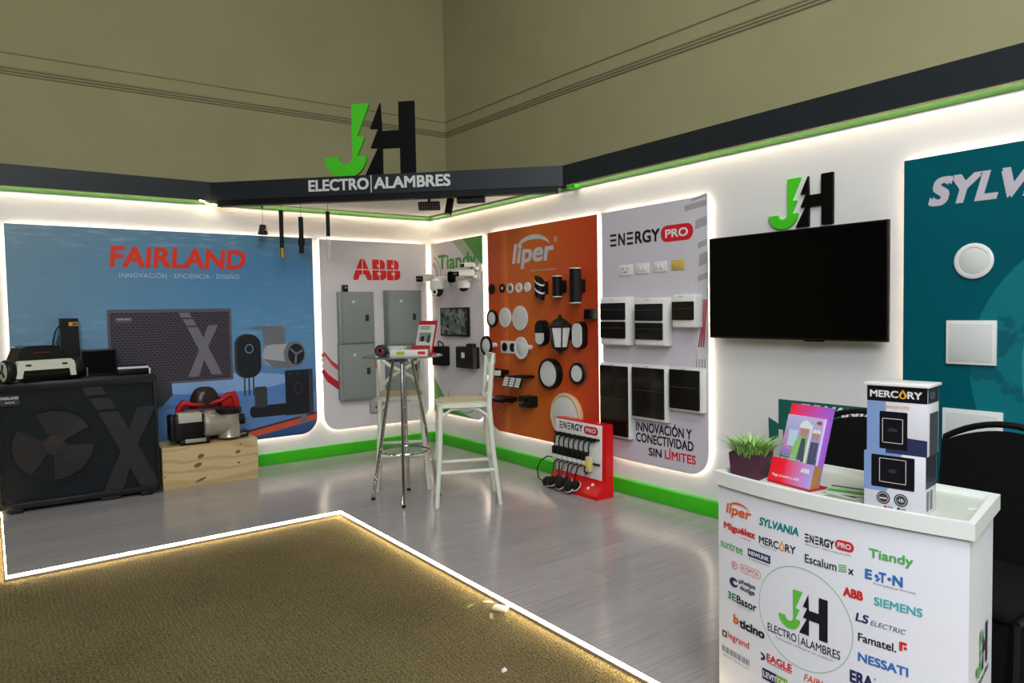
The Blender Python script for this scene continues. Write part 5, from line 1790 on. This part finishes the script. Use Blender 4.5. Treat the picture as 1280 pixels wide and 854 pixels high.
# brochure holder on the counter
def grad_mat(name, c0, c1, axis='X', a=-.08, b=.09, dx=.0):
    m = mat(name, c0, .35)
    nt, bs = nodes_of(m)
    tc = nt.nodes.new('ShaderNodeTexCoord')
    sp = nt.nodes.new('ShaderNodeSeparateXYZ'); nt.links.new(tc.outputs['Object'], sp.inputs[0])
    mr = nt.nodes.new('ShaderNodeMapRange'); mr.inputs[1].default_value = a; mr.inputs[2].default_value = b
    nt.links.new(sp.outputs[axis], mr.inputs[0])
    r = nt.nodes.new('ShaderNodeValToRGB'); nt.links.new(mr.outputs[0], r.inputs['Fac'])
    r.color_ramp.elements[0].color = H(c0) + (1,); r.color_ramp.elements[1].color = H(c1) + (1,)
    nt.links.new(r.outputs['Color'], bs.inputs['Base Color'])
    return m


t = thing('brochure_holder', 'leaning red and purple leaflet holder with a helmeted worker photo on the counter', 'brochure holder', (-1.765, -5.300, .823), -PI / 2 - .16)
lean = Matrix.Rotation(-.30, 4, 'X')
kraft = mat('kraft_card', '#a87a44', .6)
MB().b2(-.083, .083, .036, .041, 0, .275, grad_mat('red_to_purple_card', '#f02a2c', '#9a62d8'), 0, lean).build('back_card', t)
lf = MB().b2(-.079, .066, .026, .035, .05, .235, mat('leaflet_stock', '#d5d3de', .4), 0, lean).build('leaflet', t)
mb = MB()
y0 = .0255
pic = grad_mat('lilac_photo', '#8f7fc6', '#c3bfe0', 'Z', .08, .24)
mb.b2(-.078, .065, y0 - .0003, y0, .078, .234, pic, 0, lean)
mb.b2(-.060, -.025, y0 - .0006, y0 - .0003, .13, .185, mat('photo_window', '#bcd4e2', .4), 0, lean)
mb.b2(-.078, .065, y0 - .0006, y0 - .0003, .078, .100, mat('photo_ground', '#54606a', .4), 0, lean)
mb.prism(band(arc(-.045, .155, .030, .035, PI * .75, PI * 1.7), .008), y0 - .0008, y0 - .0008, mat('photo_pink_pipe', '#d886b0', .4), lean)
vest, skin = mat('photo_vest', '#8ec46a', .4), mat('photo_skin', '#c08a72', .4)
mb.prism([(-.040, .08), (-.030, .150), (-.004, .172), (.024, .155), (.034, .08)], y0 - .0009, y0 - .0009, vest, lean)
mb.prism([(-.012, .085), (-.006, .162), (.010, .162), (.018, .085)], y0 - .0011, y0 - .0011, mat('photo_jacket', '#4c5568', .4), lean)
mb.prism(ell(.000, .186, .016, .021, 18), y0 - .0012, y0 - .0012, skin, lean)
mb.prism(arc(.000, .195, .023, .027, 0, PI, 14), y0 - .0014, y0 - .0014, white_p, lean)
for k in range(2):
    mb.prism(ell(.040 + k * .013, .176, .006, .014, 12), y0 - .0010, y0 - .0010, skin, lean)
    mb.prism(rrect(.032 + k * .015, .046 + k * .015, .08, .155), y0 - .0009, y0 - .0009, mat('photo_jacket', '#4c5568', .4), lean)
    mb.prism(arc(.040 + k * .013, .184, .009, .014, 0, PI, 10), y0 - .0012, y0 - .0012, white_p, lean)
mb.prism([(.018, .082), (.027, .082), (.029, .210), (.021, .210)], y0 - .0016, y0 - .0016, white_p, lean)
mb.text('TECNOLOGÍA DE', -.072, -.02, .0935, .100, y0 - .0018, white_p, .01, T=lean)
mb.text('ELECTRIFICACIÓN', -.072, .006, .0835, .091, y0 - .0018, white_p, .01, T=lean)
mb.text('ABB', .040, .060, .215, .225, y0 - .0018, red_p, .05, T=lean)
mb.build('leaflet_photo', lf)['label'] = 'printed photo of a worker in white helmet and green vest'
pk_ = MB().b2(-.083, .083, -.003, .0, .004, .082, grad_mat('red_to_lilac_card', '#f02230', '#a9a0ea', 'X', -.03, .085), 0, lean).build('front_pocket', t)
mb = MB()
mb.text('ABB', .038, .072, .050, .066, -.0036, white_p, .06, T=lean)
mb.text('Haga el switch a ABB', -.068, .040, .018, .030, -.0036, white_p, .02, T=lean)
mb.build('pocket_lettering', pk_)['label'] = 'white lettering'
MB().b2(.079, .083, .0, .036, .004, .082, kraft, 0, lean).build('side_card', t)['label'] = 'brown card edge'
MB().b2(-.075, .095, -.012, .075, 0, .004, mat('red_base_card', '#a3262a', .5)).build('base', t)

fly = mat('flyer_paper', '#c2ccb8', .4)
for (x, y, r, sc, lab) in ((-1.700, -5.475, -1.35, 1.0, 'green and white flyer lying in the counter tray beside the product boxes'), (-1.768, -5.495, -1.75, .9, 'pale flyer lying partly under the green flyer on the counter')):
    t = thing('flyer', lab, 'flyer', (x, y, .8235 if sc < 1 else .8255), r, 'flyers on the counter')
    MB().b2(-.07 * sc, .07 * sc, -.05, .05, 0, .0015, fly).build('sheet', t)
    mb = MB()
    if sc == 1.0:
        mb.b2(-.065, .065, -.03, .0, .0015, .0018, mat('flyer_green', '#4f9a44', .4))
        mb.b2(-.07, .07, .035, .05, .0015, .0018, mat('flyer_dark', '#3c4644', .4))
        mb.b2(-.06, .0, .005, .03, .0015, .0018, mat('flyer_pale_green', '#a7cf98', .4))
    else:
        mb.b2(-.05, .05, -.04, -.01, .0015, .0018, mat('flyer_grey', '#8d978a', .4))
        mb.b2(-.05, .02, .01, .03, .0015, .0018, mat('flyer_dark', '#3c4644', .4))
    mb.build('print', t)

# product boxes
BR = math.radians(-83)
bxw, bxd = .155, .100
bx_w, bx_b, bx_n = mat('carton_white', '#d9d8de', .4), mat('carton_blue', '#7f9ac8', .4), mat('carton_navy', '#2f3358', .4)
bx_k = mat('carton_black', '#131218', .35)
bx_g = mat('carton_dark_side', '#3d3a40', .4)
cxb, cyb = -1.811, -5.657


def bloc(z):
    c, s = math.cos(BR), math.sin(BR)
    return (cxb, cyb, z)


t = thing('thermostat_carton', 'lower white and blue carton with a wide black touch panel picture on the counter', 'carton', bloc(.823), BR, 'thermostat cartons on the counter')
hb = .165
MB().b2(-bxw / 2 - .005, bxw / 2 - .002, 0, bxd, 0, hb, bx_w, .001).build('box', t)
mb = MB()
x0 = -bxw / 2 - .005
yb = -.0006
mb.b2(x0, x0 + .055, yb, 0, .055, hb, bx_b)
mb.prism([(x0, hb), (x0, .06), (x0 + .06, .055), (x0 + .10, hb)], yb - .0001, yb - .0001, bx_b)
mb.prism(rrect(x0 + .02, x0 + .132, .066, .158, [.003] * 4, 3), yb - .0005, yb - .0005, bx_k)
for a in (rrect(x0 + .042, x0 + .110, .082, .149),):
    a.append(a[0])
    for i in range(4):
        mb.prism(band(a[i:i + 2], .0018), yb - .0009, yb - .0009, silverp)
mb.prism(ell(x0 + .076, .115, .012, .006, 16), yb - .0009, yb - .0009, mat('dim_display', '#33353a', .3))
for dx, s in ((.052, ''), (.098, '10')):
    mb.prism(ell(x0 + dx, .036, .018, .018, 24), yb - .0005, yb - .0005, bx_g)
    mb.prism(ell(x0 + dx, .036, .0145, .0145, 24), yb - .0007, yb - .0007, silverp)
    mb.prism(ell(x0 + dx, .036, .0130, .0130, 24), yb - .0009, yb - .0009, bx_g)
mb.text('-10-', x0 + .089, x0 + .107, .031, .041, yb - .0012, white_p, .03)
mb.b2(x0 + .042, x0 + .062, yb - .0011, yb - .001, .033, .037, silverp)
for dx in (.058, .092):
    mb.prism(ell(x0 + dx, .011, .004, .004, 12), yb - .0005, yb - .0005, red_p if dx < .07 else bx_n)
    mb.b2(x0 + dx + .006, x0 + dx + .019, yb - .0006, yb - .0005, .007, .014, mat('tiny_caption_print', '#9a98a2', .5))
# printed end
T = Matrix.Translation((bxw / 2 - .002, 0, 0)) @ Matrix.Rotation(PI / 2, 4, 'Z')
mb.prism(rrect(.004, bxd - .004, .075, hb), -.0006, -.0006, bx_k, T)
mb.prism(rrect(.012, .032, .012, .066), -.0006, -.0006, mat('grey_caption_print', '#77757c', .5), T)
mb.prism(rrect(.042, .064, .012, .066), -.0006, -.0006, mat('grey_caption_print', '#77757c', .5), T)
mb.build('carton_print', t)
t = thing('thermostat_carton', 'upper MERCURY carton with a tall black touch panel picture on the counter', 'carton', bloc(.988), BR, 'thermostat cartons on the counter')
hb = .190
MB().b2(-bxw / 2 + .002, bxw / 2 + .002, .001, bxd + .002, 0, hb, bx_w, .001).build('box', t)
mb = MB()
x0 = -bxw / 2 + .002
yb = .0003
mb.b2(x0, x0 + bxw, yb, .001, hb - .044, hb - .002, bx_k)
mb.prism([(x0, hb - .044), (x0, 0), (x0 + .05, 0), (x0 + .05, hb - .044)], yb, yb, bx_b)
mb.prism([(x0 + .05, .0), (x0 + bxw, 0), (x0 + bxw, .045), (x0 + .05, .05)], yb, yb, bx_n)
mb.text('MERC', x0 + .008, x0 + .082, hb - .033, hb - .013, yb - .0005, white_p, .035)
mb.text('RY', x0 + .105, x0 + .142, hb - .033, hb - .013, yb - .0005, white_p, .035)
mb.prism([(x0 + .0935, hb - .008)] + arc(x0 + .0935, hb - .025, .010, .0095, PI * .15, -PI * 1.15, 14), yb - .0005, yb - .0005, c_am)
mb.prism([(x0 + .0935, hb - .015)] + arc(x0 + .0935, hb - .026, .0045, .005, PI * .15, -PI * 1.15, 10), yb - .0007, yb - .0007, bx_k)
mb.text('TERMOSTATO', x0 + .04, x0 + .11, hb - .062, hb - .054, yb - .0005, c_am, .01)
mb.prism(rrect(x0 + .034, x0 + .106, .012, .118, [.003] * 4, 3), yb - .0005, yb - .0005, bx_k)
a = rrect(x0 + .042, x0 + .094, .030, .098)
a.append(a[0])
for i in range(4):
    mb.prism(band(a[i:i + 2], .0018), yb - .0009, yb - .0009, silverp)
mb.prism(arc(x0 + .068, .062, .013, .010, 0, PI, 14), yb - .0009, yb - .0009, mat('dim_display', '#33353a', .3))
T = Matrix.Translation((bxw / 2 + .002, 0, 0)) @ Matrix.Rotation(PI / 2, 4, 'Z')
mb.prism(rrect(.004, bxd - .002, hb - .044, hb - .002), -.0006, -.0006, bx_k, T)
mb.text('EQR', .018, .062, hb - .034, hb - .014, -.001, mat('grey_caption_print', '#77757c', .5), .02, T=T)
mb.prism(rrect(.020, bxd - .004, .0, .118), -.0006, -.0006, bx_g, T)
mb.build('carton_print', t)
MB().b2(-bxw / 2 - .004, bxw / 2 + .008, -.006, bxd + .008, hb, hb + .008, white2, .001).build('lid_card', t)['label'] = 'white card lid'
# clear leaflet scrap in tray
tag(MB().prism([(-.02, -.008), (.012, -.012), (.02, .012), (-.008, .006)], 0, .0015, white2, Matrix.Rotation(PI / 2, 4, 'X')).build('paper_scrap', None, (-1.63, -5.785, .8245)), 'tiny white scrap lying at the end of the counter tray', 'scrap')


# ------------------------------------------------------------------ black chairs behind the counter and green carton
blk_f = mat('black_fabric', '#0c0c0c', .9, spec=.15, bump=.3, bscale=300)


def make_chair(label, loc, rz):
    t = thing('office_chair', label, 'chair', loc, rz, 'black visitor chairs behind the counter')
    w_ = .215
    pl = [(-w_, .455), (w_, .455), (w_ * 1.01, .70), (w_ * 1.0, .86)] + [(w_ * (1 - i / 6) * .98, .888 + .058 * (1 - (1 - i / 6) ** 2)) for i in range(13)] + [(-w_ * 1.0, .86), (-w_ * 1.01, .70)]
    MB().prism(pl, .20, .225, blk_f, Matrix.Rotation(-.06, 4, 'X') @ Matrix.Translation((0, .03, 0))).build('backrest', t)
    pts = [(-w_, .268, .47), (-w_ * 1.02, .285, .70), (-w_ * 1.0, .296, .85)] + [(w_ * (i / 6 - 1) * .99, .300, .885 + .07 * (1 - (i / 6 - 1) ** 2)) for i in range(13)] + [(w_ * 1.0, .296, .85), (w_ * 1.02, .285, .70), (w_, .268, .47)]
    MB().tube(pts, .0125, black, 10).build('back_frame', t)
    MB().box((0, .0, .235), (.40, .40, .38), mat('black_underseat', '#0d0d0e', .9, spec=.1, bump=.8, bscale=14), .02).build('underseat_block', t)  # plain black box filling the space under the seat
    MB().box((0, 0, .445), (.43, .46, .055), blk_f, .025, seg=3).build('seat', t)
    for sx in (-1, 1):
        MB().tube([(sx * .218, .26, .47), (sx * .22, .24, .40), (sx * .222, .27, 0)], .0125, black, 8).build('leg', t)
        MB().tube([(sx * .218, -.20, .42), (sx * .222, -.23, 0)], .0125, black, 8).build('leg', t)
        MB().tube([(sx * .218, -.20, .42), (sx * .219, .0, .42), (sx * .219, .25, .43)], .0125, black, 8).build('seat_rail', t)
    return t


ch = make_chair('black fabric chair nearest the frame edge behind the counter end', (-1.14, -5.60, 0), -PI / 2 - .05)
dup(ch, (-1.16, -5.118, 0), -PI / 2 + .04, 'black fabric chair behind the leaflet holder and cartons')

t = thing('green_display_carton', 'dark green SYLVANIA floor carton behind the black chairs', 'carton', (-.42, -4.70, 0), -PI / 2)
gd = mat('dark_teal_card', '#0f5c50', .5)
MB().b2(-.26, .24, 0, .30, 0, .78, gd).build('box', t)
MB().prism([(-.285, .74), (.25, .74), (.25, .905), (-.285, .905)], -.004, 0, gd).build('header_card', t)
MB().prism([(-.34, .66), (-.285, .70), (-.285, .77), (-.345, .80)], -.006, -.002, gd).build('side_flap', t)
mb = MB()
mb.text('SYLVANIA', -.17, .235, .842, .893, -.0048, white_p, .045, .2)
mb.prism(arc(.13, .785, .07, .02, PI, 0, 16) + arc(.13, .785, .07, .012, 0, -PI, 16)[1:-1], -.0046, -.0046, mat('pale_green_ink', '#c7d8cc', .5))
mb.prism(ell(.135, .787, .016, .010, 14), -.005, -.005, gd)
mb.build('lettering', t)['label'] = 'white lettering'

# ------------------------------------------------------------------ scraps on the carpet near the platform edge
cl = mat('clear_film', '#d9cdb2', .25)
t_ = MB().box((0, 0, .006), (.05, .075, .012), cl, .004)
tag(t_.build('plastic_wrapper', None, (-1.905, -3.87, FZ), .5), 'crumpled clear wrapper on the carpet against the glowing edge', 'wrapper')
gt = mat('green_tape', '#6f9a3c', .5)
t_ = MB().hprism([(-.03, -.01), (.0, .0), (.03, -.006), (.018, .008), (.028, .018), (.0, .012), (-.026, .016), (-.012, .004)], 0, .002, gt)
tag(t_.build('tape_scrap', None, (-2.0, -3.75, FZ), .3), 'small green tape scrap lying on the carpet', 'scrap')
t_ = MB().hprism([(-.035, -.006), (.03, -.012), (.036, .004), (-.02, .010)], 0, .002, mat('pale_scrap', '#a89a70', .6))
tag(t_.build('paper_scrap', None, (-1.985, -3.905, FZ), 1.1), 'pale paper scrap on the carpet beside the clear wrapper', 'scrap')
t_ = MB().box((0, 0, .003), (.010, .045, .006), white2, .001)
tag(t_.build('plastic_clip', None, (-1.905, -3.765, FZ), .9), 'thin white plastic piece on the carpet near the glowing edge', 'scrap')
t_ = MB().prism([(-.01, 0), (.012, .002), (.008, .012), (-.006, .010)], -.006, .006, white2)
tag(t_.build('paper_crumb', None, (-2.235, -4.35, FZ), 0), 'tiny white paper crumb alone on the carpet', 'scrap')
